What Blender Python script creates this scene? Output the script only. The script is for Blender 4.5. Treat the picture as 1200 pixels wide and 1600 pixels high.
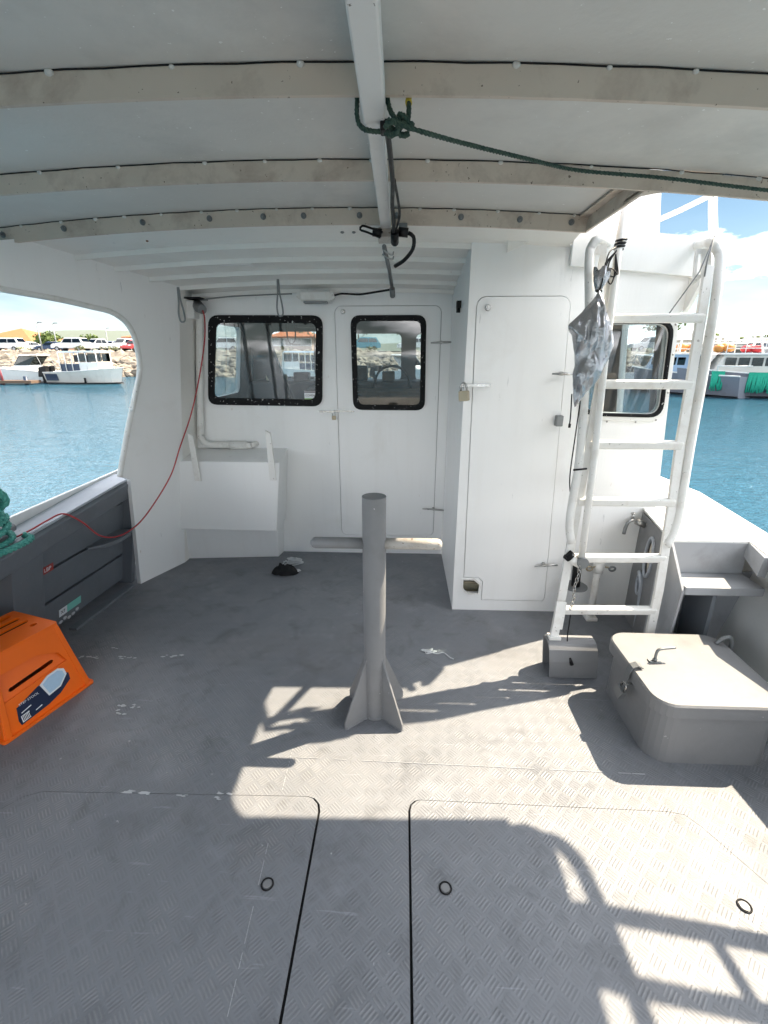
import bpy, math, random
from mathutils import Vector, Matrix, noise
from mathutils.geometry import tessellate_polygon
R = math.radians
V = Vector
random.seed(7)
sc = bpy.context.scene
col = sc.collection
for o in list(bpy.data.objects):
    bpy.data.objects.remove(o)

# ------------------------------------------------------------------ camera
FPX, PITCH, YAW = 720.0, R(18.87), R(2.26)
EYE = V((0, 0, 1.6))
FW = V((-math.sin(YAW)*math.cos(PITCH), math.cos(YAW)*math.cos(PITCH), -math.sin(PITCH)))
RT = V((math.cos(YAW), math.sin(YAW), 0))
UP = RT.cross(FW)
cd = bpy.data.cameras.new('camera'); cam = bpy.data.objects.new('camera', cd); col.objects.link(cam)
m = Matrix((RT, UP, -FW)).transposed().to_4x4(); m.translation = EYE
cam.matrix_world = m
cd.sensor_fit = 'VERTICAL'; cd.sensor_height = 36; cd.lens = 36*FPX/1600
cd.clip_start = .02; cd.clip_end = 9000
sc.camera = cam

# ------------------------------------------------------------------ sky, sun, exposure
SUN = V((.69, .335, 1)).normalized()
SEL = math.asin(SUN.z); SAZ = math.atan2(SUN.x, SUN.y)
w = bpy.data.worlds.new('World'); sc.world = w; w.use_nodes = True
nt = w.node_tree; nt.nodes.clear()
out = nt.nodes.new('ShaderNodeOutputWorld'); bg = nt.nodes.new('ShaderNodeBackground')
sky = nt.nodes.new('ShaderNodeTexSky'); sky.sky_type = 'NISHITA'; sky.sun_disc = False
sky.sun_elevation = SEL; sky.sun_rotation = SAZ; sky.air_density = 1.0; sky.dust_density = .6; sky.ozone_density = 1.2
tc = nt.nodes.new('ShaderNodeTexCoord')
sep = nt.nodes.new('ShaderNodeSeparateXYZ'); nt.links.new(tc.outputs['Generated'], sep.inputs[0])
def wm(op, a, b=None, c=None):
    n = nt.nodes.new('ShaderNodeMath'); n.operation = op
    for i, v in enumerate((a, b, c)):
        if v is None: continue
        if isinstance(v, (int, float)): n.inputs[i].default_value = v
        else: nt.links.new(v, n.inputs[i])
    return n.outputs[0]
zc = wm('ADD', wm('MAXIMUM', sep.outputs[2], 0.0), .22)
cx = wm('DIVIDE', sep.outputs[0], zc); cy = wm('DIVIDE', sep.outputs[1], zc)
cmb = nt.nodes.new('ShaderNodeCombineXYZ'); nt.links.new(cx, cmb.inputs[0]); nt.links.new(cy, cmb.inputs[1]); cmb.inputs[2].default_value = 19.0
n1 = nt.nodes.new('ShaderNodeTexNoise'); n1.inputs['Scale'].default_value = .9; n1.inputs['Detail'].default_value = 9; n1.inputs['Roughness'].default_value = .56
nt.links.new(cmb.outputs[0], n1.inputs['Vector'])
cr = nt.nodes.new('ShaderNodeValToRGB'); cr.color_ramp.elements[0].position = .50; cr.color_ramp.elements[1].position = .62
nt.links.new(n1.outputs['Fac'], cr.inputs[0])
# thin veil near the horizon
veil = wm('MULTIPLY', wm('POWER', wm('SUBTRACT', 1.0, wm('MINIMUM', wm('MULTIPLY', wm('MAXIMUM', sep.outputs[2], 0.0), 2.6), 1.0)), 3.0), .12)
fac = wm('MINIMUM', wm('ADD', wm('MULTIPLY', cr.outputs[0], .92), veil), 1.0)
mix = nt.nodes.new('ShaderNodeMixRGB'); nt.links.new(fac, mix.inputs[0]); tint = nt.nodes.new('ShaderNodeMixRGB'); tint.blend_type = 'MULTIPLY'; tint.inputs[0].default_value = 1; tint.inputs[2].default_value = (.115, .140, .142, 1); nt.links.new(sky.outputs[0], tint.inputs[1]); nt.links.new(tint.outputs[0], mix.inputs[1])
n2 = nt.nodes.new('ShaderNodeTexNoise'); n2.inputs['Scale'].default_value = 3.0; n2.inputs['Detail'].default_value = 6
nt.links.new(cmb.outputs[0], n2.inputs['Vector'])
cr2 = nt.nodes.new('ShaderNodeValToRGB'); cr2.color_ramp.elements[0].color = (6.4, 6.6, 7.0, 1); cr2.color_ramp.elements[1].color = (10.5, 10.5, 10.6, 1)
cr2.color_ramp.elements[0].position = .3; cr2.color_ramp.elements[1].position = .62
nt.links.new(n2.outputs['Fac'], cr2.inputs[0]); nt.links.new(cr2.outputs[0], mix.inputs[2])
nt.links.new(mix.outputs[0], bg.inputs[0]); bg.inputs[1].default_value = .15
nt.links.new(bg.outputs[0], out.inputs[0])
sl = bpy.data.lights.new('sun', 'SUN'); so = bpy.data.objects.new('sun', sl); col.objects.link(so)
so.rotation_mode = 'QUATERNION'; so.rotation_quaternion = SUN.to_track_quat('Z', 'Y')
sl.energy = 2.5; sl.angle = R(.53); sl.color = (1, .85, .64)
sc.view_settings.view_transform = 'Standard'; sc.view_settings.look = 'None'
sc.view_settings.exposure = 2.52; sc.view_settings.gamma = 1; sc.view_settings.use_curve_mapping = False
sc.render.engine = 'CYCLES'
sc.cycles.max_bounces = 8; sc.cycles.transparent_max_bounces = 12
sc.cycles.diffuse_bounces = 5

def PX(px, py, D):
    """point of the world at forward distance D seen at (px, py) of the photograph"""
    d = FW + RT*((px-600)/FPX) - UP*((py-800)/FPX)
    return EYE + d*(D/d.y)

# ------------------------------------------------------------------ materials
MATS = {}
class NT:
    def __init__(s, name):
        s.m = bpy.data.materials.new(name); s.m.use_nodes = True; s.t = s.m.node_tree
        s.b = s.t.nodes['Principled BSDF']; s.o = s.t.nodes['Material Output']
        MATS[name] = s.m
    def n(s, typ, **kw):
        x = s.t.nodes.new(typ)
        for k, v in kw.items():
            if hasattr(x, k): setattr(x, k, v)
        return x
    def l(s, a, b): s.t.links.new(a, b)
    def math(s, op, a, b=None, c=None):
        n = s.t.nodes.new('ShaderNodeMath'); n.operation = op
        for i, v in enumerate((a, b, c)):
            if v is None: continue
            if isinstance(v, (int, float)): n.inputs[i].default_value = v
            else: s.l(v, n.inputs[i])
        return n.outputs[0]
    def noise(s, scale, detail=4, rough=.55, vec=None, dist=0):
        n = s.t.nodes.new('ShaderNodeTexNoise'); n.inputs['Scale'].default_value = scale
        n.inputs['Detail'].default_value = detail; n.inputs['Roughness'].default_value = rough; n.inputs['Distortion'].default_value = dist
        s.l(vec if vec is not None else s.coord(), n.inputs['Vector']); return n.outputs['Fac']
    def coord(s):
        if not hasattr(s, '_c'): s._c = s.t.nodes.new('ShaderNodeTexCoord').outputs['Object']
        return s._c
    def wcoord(s):
        if not hasattr(s, '_w'): s._w = s.t.nodes.new('ShaderNodeNewGeometry').outputs['Position']
        return s._w
    def mapv(s, vec, scale=(1,1,1), rot=(0,0,0)):
        n = s.t.nodes.new('ShaderNodeMapping'); n.inputs['Scale'].default_value = scale; n.inputs['Rotation'].default_value = rot
        s.l(vec, n.inputs['Vector']); return n.outputs[0]
    def ramp(s, f, stops):
        n = s.t.nodes.new('ShaderNodeValToRGB'); e = n.color_ramp.elements
        while len(e) < len(stops): e.new(.5)
        for i, (p, c) in enumerate(stops):
            e[i].position = p; e[i].color = (c, c, c, 1) if isinstance(c, (int, float)) else (*c, 1)
        s.l(f, n.inputs[0]); return n.outputs[0]
    def mix(s, f, a, b, mode='MIX'):
        n = s.t.nodes.new('ShaderNodeMixRGB'); n.blend_type = mode
        for i, v in enumerate((f, a, b)):
            if isinstance(v, (int, float)): n.inputs[i].default_value = v
            elif isinstance(v, tuple): n.inputs[i].default_value = (*v, 1)
            else: s.l(v, n.inputs[i])
        return n.outputs[0]
    def bump(s, h, strength=.3, dist=.01, nrm=None):
        n = s.t.nodes.new('ShaderNodeBump'); n.inputs['Strength'].default_value = strength; n.inputs['Distance'].default_value = dist
        s.l(h, n.inputs['Height'])
        if nrm is not None: s.l(nrm, n.inputs['Normal'])
        return n.outputs[0]

def wall_paint(name, c, rough=.36):
    """white topcoat with brush texture, faint run-down grime, scuffs and small rust weeps"""
    k = NT(name); w_ = k.wcoord()
    cc = k.mix(k.noise(1.2, 5, .6, w_), tuple(x*.965 for x in c), c)
    st = k.ramp(k.noise(3.2, 6, .65, k.mapv(w_, (5, 5, .35))), [(.52, 0), (.80, .10)])
    cc = k.mix(st, cc, (.60, .56, .50))
    bl = k.ramp(k.noise(2.0, 7, .7, w_, .5), [(.56, 0), (.80, .22)])
    cc = k.mix(bl, cc, (.55, .50, .43))
    sc_ = k.ramp(k.noise(9, 5, .6, k.mapv(w_, (3, 3, .5), (0, .5, .3))), [(.70, 0), (.73, .45)])
    cc = k.mix(sc_, cc, (.45, .46, .47))
    ru = k.math('MULTIPLY', k.ramp(k.noise(26, 2, .5, k.mapv(w_, (1, 1, .35))), [(.755, 0), (.79, 1)]), k.ramp(k.noise(1.4, 2, .5, w_), [(.52, 0), (.60, .8)]))
    cc = k.mix(ru, cc, (.38, .22, .11))
    k.l(cc, k.b.inputs['Base Color'])
    k.l(k.ramp(k.noise(7, 5, .6, w_), [(.3, rough-.08), (.7, rough+.14)]), k.b.inputs['Roughness'])
    br = k.bump(k.noise(30, 3, .6, k.mapv(w_, (2.5, 2.5, .3))), .10, .006)
    k.l(k.bump(k.noise(1.6, 3, .5, w_), .35, .02, br), k.b.inputs['Normal'])
def paint(name, c, rough=.45, var=.08, dirt=None, dirt_amt=0, dirt_scale=3, chips=None, chip_amt=.0, bump=.05, metal=0, scale=4, spec=None):
    """painted or bare surface: slow mottling, optional dirt blotches and chips"""
    k = NT(name); w_ = k.wcoord()
    a = k.noise(scale, 5, .6, w_)
    cc = k.mix(a, tuple(x*(1-var) for x in c), tuple(min(1, x*(1+var)) for x in c))
    if dirt:
        d = k.ramp(k.noise(dirt_scale, 7, .68, w_, .3), [(.5, 0), (.72, dirt_amt)])
        cc = k.mix(d, cc, dirt)
    if chips:
        d = k.ramp(k.noise(60, 3, .5, w_), [(chip_amt, 0), (chip_amt+.02, 1)])
        cc = k.mix(d, cc, chips)
    k.l(cc, k.b.inputs['Base Color']); k.b.inputs['Metallic'].default_value = metal
    rr = k.ramp(k.noise(scale*3, 4, .6, w_), [(.3, max(.05, rough-.1)), (.7, min(1, rough+.1))])
    k.l(rr, k.b.inputs['Roughness'])
    if spec is not None: k.b.inputs['Specular IOR Level'].default_value = spec
    if bump: k.l(k.bump(k.noise(35, 4, .6, w_), bump, .01), k.b.inputs['Normal'])
    return k.m

wall_paint('white_paint', (.87, .87, .86))
wall_paint('soffit_paint', (.85, .83, .79), .45)
paint('trim_white', (.78, .77, .74), .45, .05, (.42, .36, .28), .35, 9, (.40, .36, .32), .70)
paint('ladder_white', (.76, .75, .72), .42, .05, (.5, .44, .36), .4, 12, (.42, .4, .38), .69)
paint('canopy_panel', (.66, .64, .605), .55, .16, (.46, .45, .43), .75, 1.3, (.85, .85, .83), .715, bump=.12, scale=1.5)
paint('beam_paint', (.60, .515, .43), .55, .12, (.30, .22, .17), .7, 5, (.16, .12, .09), .69, bump=.1)
paint('spine_paint', (.74, .73, .71), .5, .05, (.5, .46, .42), .3, 5, (.2, .17, .14), .72)
paint('bulwark_grey', (.145, .160, .180), .42, .08, (.15, .155, .16), .4, 3, (.3, .31, .32), .73, bump=.06)
paint('cap_grey', (.42, .45, .50), .45, .06, (.30, .31, .33), .4, 5, (.2, .2, .2), .7)
paint('side_deck_white', (.74, .74, .72), .5, .04, (.5, .46, .4), .35, 5, (.45, .42, .38), .69)
paint('post_grey', (.215, .218, .225), .48, .06, (.17, .17, .17), .5, 6, (.6, .6, .6), .735, bump=.08)
paint('handle_paint', (.50, .47, .43), .5, .1, (.3, .24, .19), .7, 14, (.22, .16, .12), .66, bump=.3)
paint('hatch_grey', (.205, .206, .210), .5, .05, (.16, .16, .165), .5, 4, (.45, .45, .45), .74, bump=.08)
paint('step_grey', (.36, .37, .39), .5, .06, (.2, .2, .2), .4, 6)
paint('dark_gap', (.004, .004, .005), .8, .1, bump=0)
paint('black_rubber', (.010, .010, .011), .7, .2, None, 0, 3, (.55, .55, .53), .66, bump=.2, spec=.2)
paint('black_plastic', (.006, .006, .007), .45, .2, spec=.3)
paint('steel', (.42, .42, .41), .28, .1, (.2, .16, .12), .4, 20, metal=.9, bump=.1)
paint('galvanised', (.22, .23, .235), .5, .12, (.2, .2, .2), .4, 14, metal=.5, bump=.1)
paint('rust', (.25, .12, .06), .8, .3)
paint('brass', (.36, .31, .22), .4, .2, metal=.5)
paint('orange_plastic', (.95, .155, .006), .40, .03, (.7, .12, .01), .15, 4, bump=.06)
paint('red_cable', (.40, .035, .04), .4, .1)
paint('navy_label', (.012, .022, .06), .4, .1, bump=0)
paint('label_white', (.8, .82, .85), .4, .03, bump=0)
paint('label_blue', (.45, .62, .78), .4, .12, scale=60, bump=0)
paint('label_teal', (.22, .60, .52), .4, .1, bump=0)
paint('label_green', (.30, .52, .17), .4, .1, bump=0)
paint('label_red', (.38, .05, .04), .4, .1, bump=0)
paint('label_grey', (.34, .32, .33), .5, .1, bump=0)
paint('yellow_tape', (.65, .5, .05), .5, .1, bump=0)
paint('white_rope', (.62, .63, .64), .8, .15)
paint('black_cloth', (.008, .008, .009), .95, .3, bump=.3)
paint('scuff', (.52, .53, .55), .6, .15, bump=0)
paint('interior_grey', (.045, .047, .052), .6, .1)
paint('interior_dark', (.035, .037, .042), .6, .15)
paint('seat_cover', (.11, .10, .09), .8, .15, bump=.2)
paint('brown_fabric', (.17, .11, .065), .8, .5, scale=30, bump=.3)
paint('cream_foam', (.55, .50, .36), .8, .3, scale=20)
paint('hull_grey', (.28, .30, .33), .5, .05)
paint('concrete', (.42, .41, .38), .9, .1, scale=.4)
paint('asphalt', (.16, .16, .155), .9, .1, scale=.3)
paint('timber', (.14, .09, .06), .8, .3)
paint('roof_orange', (.42, .13, .045), .8, .15, scale=1.2)
paint('roof_grey', (.45, .44, .42), .7, .1, scale=.6)
paint('wall_brown', (.36, .24, .17), .9, .1, scale=1)
paint('wall_cream', (.62, .58, .50), .9, .06, scale=1)
paint('car_white', (.78, .78, .77), .3, .02, bump=0, scale=1)
paint('car_silver', (.45, .46, .48), .3, .03, bump=0, scale=1)
paint('car_blue', (.04, .07, .14), .3, .05, bump=0, scale=1)
paint('car_red', (.50, .03, .03), .3, .05, bump=0, scale=1)
paint('car_teal', (.10, .32, .40), .3, .05, bump=0, scale=1)
paint('tyre', (.02, .02, .02), .8, .2, bump=0)
paint('rim', (.4, .4, .42), .35, .1, metal=.6, bump=0)
paint('boat_white', (.80, .80, .78), .35, .03, (.5, .45, .38), .25, 1.2, bump=0, scale=1)
paint('boat_cream', (.62, .60, .55), .45, .05, (.4, .35, .3), .3, 1.5, bump=0, scale=1)
paint('boat_blue', (.32, .45, .60), .45, .05, bump=0, scale=1)
paint('boat_slate', (.19, .20, .235), .5, .08, (.1, .1, .1), .4, 2, bump=0, scale=1)
paint('boat_maroon', (.22, .05, .06), .5, .1, bump=0, scale=1)
paint('boat_navy', (.03, .05, .09), .4, .1, bump=0)
paint('antifoul', (.02, .02, .025), .7, .1, bump=0)
paint('net_green', (.02, .38, .25), .8, .25, scale=12, bump=0)
paint('buoy_orange', (.60, .24, .05), .5, .1, bump=0)
paint('buoy_red', (.50, .03, .04), .5, .1, bump=0)
paint('mesh_dark', (.05, .05, .055), .7, .3, bump=0)
paint('lamp_pole', (.32, .33, .33), .5, .1, bump=0)

def rope_mat(name, a, b):
    k = NT(name); w_ = k.wcoord()
    c = k.mix(k.ramp(k.noise(90, 4, .6, w_), [(.35, 0), (.65, 1)]), a, b)
    k.l(c, k.b.inputs['Base Color']); k.b.inputs['Roughness'].default_value = .75
    k.l(k.bump(k.noise(260, 2, .5, w_), .5, .003), k.b.inputs['Normal'])
rope_mat('rope_green', (.010, .038, .030), (.055, .095, .068))
rope_mat('rope_teal', (.03, .24, .20), (.12, .42, .36))

# tread plate deck: five short raised bars per cell, alternate cells turned
def deck_mat(name, base):
    k = NT(name); w_ = k.wcoord()
    mp = k.mapv(w_, (1/.047, 1/.047, 1), (0, 0, R(45)))
    sp = k.n('ShaderNodeSeparateXYZ'); k.l(mp, sp.inputs[0])
    fx, fy = k.math('FLOOR', sp.outputs[0]), k.math('FLOOR', sp.outputs[1])
    lx, ly = k.math('SUBTRACT', sp.outputs[0], fx), k.math('SUBTRACT', sp.outputs[1], fy)
    par = k.math('MODULO', k.math('ABSOLUTE', k.math('ADD', fx, fy)), 2.0)
    inv = k.math('SUBTRACT', 1.0, par)
    t = k.math('ADD', k.math('MULTIPLY', lx, par), k.math('MULTIPLY', ly, inv))
    o = k.math('ADD', k.math('MULTIPLY', ly, par), k.math('MULTIPLY', lx, inv))
    wave = k.math('MULTIPLY_ADD', k.math('SINE', k.math('MULTIPLY_ADD', t, 2*math.pi*4.5, -.5*math.pi)), .5, .5)
    def win(v, a, s):   # 1 inside |v-.5| < a, soft edge s
        d = k.math('ABSOLUTE', k.math('SUBTRACT', v, .5))
        n = k.n('ShaderNodeMapRange'); n.interpolation_type = 'SMOOTHSTEP'
        k.l(d, n.inputs[0]); n.inputs[1].default_value = a; n.inputs[2].default_value = a+s; n.inputs[3].default_value = 1; n.inputs[4].default_value = 0
        return n.outputs[0]
    msk = k.math('MULTIPLY', win(o, .34, .08), win(t, .42, .06))
    h = k.math('MULTIPLY', k.math('POWER', wave, 1.5), msk)
    wear = k.ramp(k.noise(2.2, 5, .6, w_), [(.35, .45), (.6, 1.0)])
    h = k.math('MULTIPLY', h, wear)
    c = k.mix(k.noise(1.3, 6, .65, w_), tuple(x*.84 for x in base), tuple(x*1.18 for x in base))
    blot = k.ramp(k.noise(5.5, 6, .62, w_, .6), [(.52, 0), (.70, .55)])
    c = k.mix(blot, c, tuple(x*.48 for x in base))
    brown = k.ramp(k.noise(1.7, 5, .6, k.mapv(w_, (1, 1, 1), (0, 0, 2.1))), [(.5, 0), (.75, .35)])
    c = k.mix(brown, c, (base[0]*1.0, base[1]*.86, base[2]*.76))
    pale = k.ramp(k.noise(7, 4, .5, k.mapv(w_, (1, 1, 1), (0, 0, 1.2))), [(.60, 0), (.74, .25)])
    c = k.mix(pale, c, tuple(x*1.7 for x in base))
    # grime between the bars, with their shading put into the same colour
    groove = k.math('MULTIPLY', k.math('MULTIPLY', k.math('SUBTRACT', 1.0, wave), msk), .15)
    c = k.mix(groove, c, tuple(x*.45 for x in base))
    scr = k.ramp(k.noise(16, 4, .6, k.mapv(w_, (.25, 4, 1), (0, 0, .7))), [(.66, 0), (.70, .35)])
    c = k.mix(scr, c, tuple(x*1.8 for x in base))
    scr2 = k.ramp(k.noise(13, 4, .6, k.mapv(w_, (5, .3, 1), (0, 0, .25))), [(.68, 0), (.71, .40)])
    c = k.mix(scr2, c, tuple(x*.5 for x in base))
    worn = k.math('MULTIPLY', k.math('MULTIPLY', h, k.ramp(k.noise(1.9, 6, .7, k.mapv(w_, (1, 1, 1), (0, 0, 3.3))), [(.46, 0), (.66, .55)])), 1.0)
    c = k.mix(worn, c, (.36, .355, .35))
    chip = k.ramp(k.noise(38, 3, .5, w_), [(.735, 0), (.75, .8)])
    c = k.mix(chip, c, (.4, .41, .42))
    k.l(c, k.b.inputs['Base Color'])
    k.l(k.ramp(k.noise(6, 5, .6, w_), [(.3, .42), (.7, .66)]), k.b.inputs['Roughness'])
    b1 = k.bump(k.noise(18, 4, .6, w_), .15, .01)
    k.l(k.bump(h, .85, .0013, b1), k.b.inputs['Normal'])
    return k.m
deck_mat('deck_paint', (.190, .200, .220))

def glass_mat(name, tint, refl=.06, dirt=0):
    k = NT(name); k.t.nodes.remove(k.b)
    tr = k.n('ShaderNodeBsdfTransparent'); tr.inputs[0].default_value = (*tint, 1)
    gl = k.n('ShaderNodeBsdfGlossy'); gl.inputs['Roughness'].default_value = .02
    fr = k.n('ShaderNodeFresnel'); fr.inputs[0].default_value = 1.5
    f = k.math('MINIMUM', k.math('MULTIPLY_ADD', fr.outputs[0], 1.0, refl), 1.0)
    bf = k.n('ShaderNodeNewGeometry').outputs['Backfacing']; f = k.math('MULTIPLY', f, k.math('SUBTRACT', 1.0, bf))
    mx = k.n('ShaderNodeMixShader'); k.l(f, mx.inputs[0]); k.l(tr.outputs[0], mx.inputs[1]); k.l(gl.outputs[0], mx.inputs[2])
    last = mx.outputs[0]
    if dirt:
        df = k.n('ShaderNodeBsdfDiffuse'); df.inputs[0].default_value = (.55, .55, .53, 1)
        m2 = k.n('ShaderNodeMixShader'); k.l(k.ramp(k.noise(3, 6, .7, k.wcoord()), [(.4, dirt*.3), (.75, dirt)]), m2.inputs[0])
        k.l(last, m2.inputs[1]); k.l(df.outputs[0], m2.inputs[2]); last = m2.outputs[0]
    k.l(last, k.o.inputs[0])
glass_mat('window_glass', (.80, .84, .85), .03, .025)
glass_mat('far_glass', (.06, .08, .09), .06)

def foil_mat():
    k = NT('foil'); w_ = k.wcoord()
    k.b.inputs['Metallic'].default_value = .82; k.b.inputs['Roughness'].default_value = .24
    k.l(k.mix(k.noise(14, 4, .6, w_), (.30, .31, .33), (.48, .49, .51)), k.b.inputs['Base Color'])
    v = k.n('ShaderNodeTexVoronoi'); v.inputs['Scale'].default_value = 26; k.l(k.mapv(w_, (1, 1, .45)), v.inputs['Vector'])
    k.l(k.bump(v.outputs['Distance'], .7, .02, k.bump(k.noise(40, 4, .7, w_), .5, .01)), k.b.inputs['Normal'])
foil_mat()

def water_mat():
    k = NT('water'); w_ = k.wcoord()
    k.b.inputs['Roughness'].default_value = .03; k.b.inputs['IOR'].default_value = 1.33
    d = k.noise(.05, 3, .5, w_)
    k.l(k.mix(d, (.045, .18, .285), (.07, .235, .355)), k.b.inputs['Base Color'])
    a = k.noise(1.1, 9, .74, k.mapv(w_, (1.0, 1.5, 1), (0, 0, R(25))), .4)
    b = k.noise(5.0, 4, .6, k.mapv(w_, (1.0, 1.4, 1), (0, 0, R(-15))), .3)
    b1 = k.bump(a, 1.0, 1.9); k.l(k.bump(b, 1.0, .26, b1), k.b.inputs['Normal'])
water_mat()

def leaf_mat(name, a, b):
    k = NT(name)
    k.l(k.mix(k.noise(1.5, 4, .6, k.wcoord()), a, b), k.b.inputs['Base Color']); k.b.inputs['Roughness'].default_value = .8
leaf_mat('leaf', (.05, .10, .025), (.16, .20, .05))
leaf_mat('hill_green', (.085, .11, .085), (.13, .15, .115))
leaf_mat('scrub', (.10, .12, .05), (.2, .2, .1))
def rock_mat():
    k = NT('rock'); w_ = k.wcoord()
    k.l(k.mix(k.ramp(k.noise(.9, 5, .7, w_), [(.35, 0), (.65, 1)]), (.10, .085, .07), (.38, .33, .27)), k.b.inputs['Base Color'])
    k.b.inputs['Roughness'].default_value = .9
    k.l(k.bump(k.noise(5, 5, .7, w_), .6, .1), k.b.inputs['Normal'])
rock_mat()

# ------------------------------------------------------------------ mesh helpers
class MB:
    def __init__(s): s.v = []; s.f = []; s.sm = []
    def add(s, vs, fs, smooth=False):
        b = len(s.v); s.v += [V(p) for p in vs]; s.f += [tuple(i+b for i in f) for f in fs]; s.sm += [smooth]*len(fs); return s
    def box(s, a, b):
        x0, y0, z0 = a; x1, y1, z1 = b
        return s.add([(x0,y0,z0),(x1,y0,z0),(x1,y1,z0),(x0,y1,z0),(x0,y0,z1),(x1,y0,z1),(x1,y1,z1),(x0,y1,z1)],
                     [(0,3,2,1),(4,5,6,7),(0,1,5,4),(1,2,6,5),(2,3,7,6),(3,0,4,7)])
    def hexa(s, bottom, top):
        return s.add(list(bottom)+list(top), [(0,3,2,1),(4,5,6,7),(0,1,5,4),(1,2,6,5),(2,3,7,6),(3,0,4,7)])
    def bar(s, p, q, wd, th, up=(0,0,1)):
        """rectangular bar from p to q, width wd across, thickness th along up"""
        p, q, up = V(p), V(q), V(up); d = (q-p).normalized(); x = d.cross(up)
        if x.length < 1e-4: x = d.cross(V((1,0,0)))
        x.normalize(); u = x.cross(d).normalized()
        c = [(-1,-1),(1,-1),(1,1),(-1,1)]
        return s.hexa([p+x*a*wd/2+u*b*th/2 for a, b in c], [q+x*a*wd/2+u*b*th/2 for a, b in c])
    def ribbon(s, pts, wd, th, ups):
        """rectangular section swept along pts"""
        pts = [V(p) for p in pts]; n = len(pts); vs = []; fs = []
        for i, p in enumerate(pts):
            d = (pts[min(i+1, n-1)]-pts[max(i-1, 0)]).normalized(); up = V(ups[i] if isinstance(ups, list) else ups)
            x = d.cross(up).normalized(); u = x.cross(d).normalized()
            vs += [p+x*a*wd/2+u*b*th/2 for a, b in ((-1,-1),(1,-1),(1,1),(-1,1))]
        for i in range(n-1):
            for j in range(4):
                fs.append((i*4+j, i*4+(j+1)%4, (i+1)*4+(j+1)%4, (i+1)*4+j))
        fs.append((3,2,1,0)); k = (n-1)*4; fs.append((k,k+1,k+2,k+3))
        return s.add(vs, fs)
    def tube(s, pts, r, n=10, cap=True, closed=False):
        pts = [V(p) for p in pts]; N = len(pts); vs = []; fs = []
        rr = r if isinstance(r, (list, tuple)) else [r]*N
        up = V((0,0,1)); prev = None
        for i, p in enumerate(pts):
            if closed: d = pts[(i+1)%N]-pts[i-1]
            else: d = pts[min(i+1, N-1)]-pts[max(i-1, 0)]
            d = d.normalized() if d.length > 1e-9 else V((0,0,1))
            if prev is None:
                x = d.cross(up)
                if x.length < .05: x = d.cross(V((1,0,0)))
            else:
                x = prev-d*prev.dot(d)
            x.normalize(); prev = x; y = d.cross(x)
            vs += [p+(x*math.cos(2*math.pi*j/n)+y*math.sin(2*math.pi*j/n))*rr[i] for j in range(n)]
        M = N if closed else N-1
        for i in range(M):
            a, b = i*n, ((i+1)%N)*n
            for j in range(n): fs.append((a+j, a+(j+1)%n, b+(j+1)%n, b+j))
        s.add(vs, fs, True)
        if cap and not closed:
            b = len(s.v)-N*n
            s.f.append(tuple(b+j for j in reversed(range(n)))); s.sm.append(False)
            s.f.append(tuple(b+(N-1)*n+j for j in range(n))); s.sm.append(False)
        return s
    def rope(s, pts, r, pitch=.06, strands=3, n=6, step=.006):
        P = resample(pts, step); L = 0; out_ = [[] for _ in range(strands)]; prev = None
        for i, p in enumerate(P):
            d = (P[min(i+1, len(P)-1)]-P[max(i-1, 0)]).normalized()
            if prev is None:
                x = d.cross(V((0,0,1)));
                if x.length < .05: x = d.cross(V((1,0,0)))
            else: x = prev-d*prev.dot(d)
            x.normalize(); prev = x; y = d.cross(x)
            if i: L += (P[i]-P[i-1]).length
            for k in range(strands):
                a = 2*math.pi*(L/pitch+k/strands)
                out_[k].append(p+(x*math.cos(a)+y*math.sin(a))*r*.52)
        for q in out_: s.tube(q, r*.55, n)
        return s
    def sphere(s, c, r, nu=14, nv=9, sq=(1,1,1)):
        vs = []; fs = []; c = V(c)
        for i in range(nv+1):
            th = math.pi*i/nv
            for j in range(nu):
                ph = 2*math.pi*j/nu
                vs.append(c+V((math.sin(th)*math.cos(ph)*sq[0], math.sin(th)*math.sin(ph)*sq[1], math.cos(th)*sq[2]))*r)
        for i in range(nv):
            for j in range(nu):
                fs.append((i*nu+j, (i+1)*nu+j, (i+1)*nu+(j+1)%nu, i*nu+(j+1)%nu))
        return s.add(vs, fs, True)
    def plate(s, outline, holes, fn, th):
        """flat plate with holes. outline/holes are 2D loops; fn(u, v, t) -> 3D, t = 0 front, 1 back (thickness th passed on)"""
        loops = [list(outline)]+[list(h) for h in holes]
        tri = tessellate_polygon([[V((u, v, 0)) for u, v in L] for L in loops])
        flat = [p for L in loops for p in L]; n = len(flat)
        vs = [fn(u, v, 0) for u, v in flat]+[fn(u, v, th) for u, v in flat]
        fs = [tuple(t) for t in tri]+[tuple(n+i for i in reversed(t)) for t in tri]
        b = 0
        for L in loops:
            k = len(L)
            for i in range(k): fs.append((b+i, b+(i+1)%k, n+b+(i+1)%k, n+b+i))
            b += k
        return s.add(vs, fs)
    def build(s, name, mat, parent=None, bevel=0, seg=2, smooth=None, recentre=True):
        vs = s.v; org = V((0,0,0))
        if parent is None and recentre and vs:
            lo = [min(v[i] for v in vs) for i in range(3)]; hi = [max(v[i] for v in vs) for i in range(3)]
            org = V(((lo[0]+hi[0])/2, (lo[1]+hi[1])/2, lo[2]))
        me = bpy.data.meshes.new(name); me.from_pydata([tuple(v-org) for v in vs], [], s.f)
        me.polygons.foreach_set('use_smooth', [bool(smooth) if smooth is not None else x for x in s.sm])
        me.update()
        import bmesh
        bm = bmesh.new(); bm.from_mesh(me); bmesh.ops.recalc_face_normals(bm, faces=bm.faces); bm.to_mesh(me); bm.free()
        me.materials.append(MATS[mat] if isinstance(mat, str) else mat)
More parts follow.
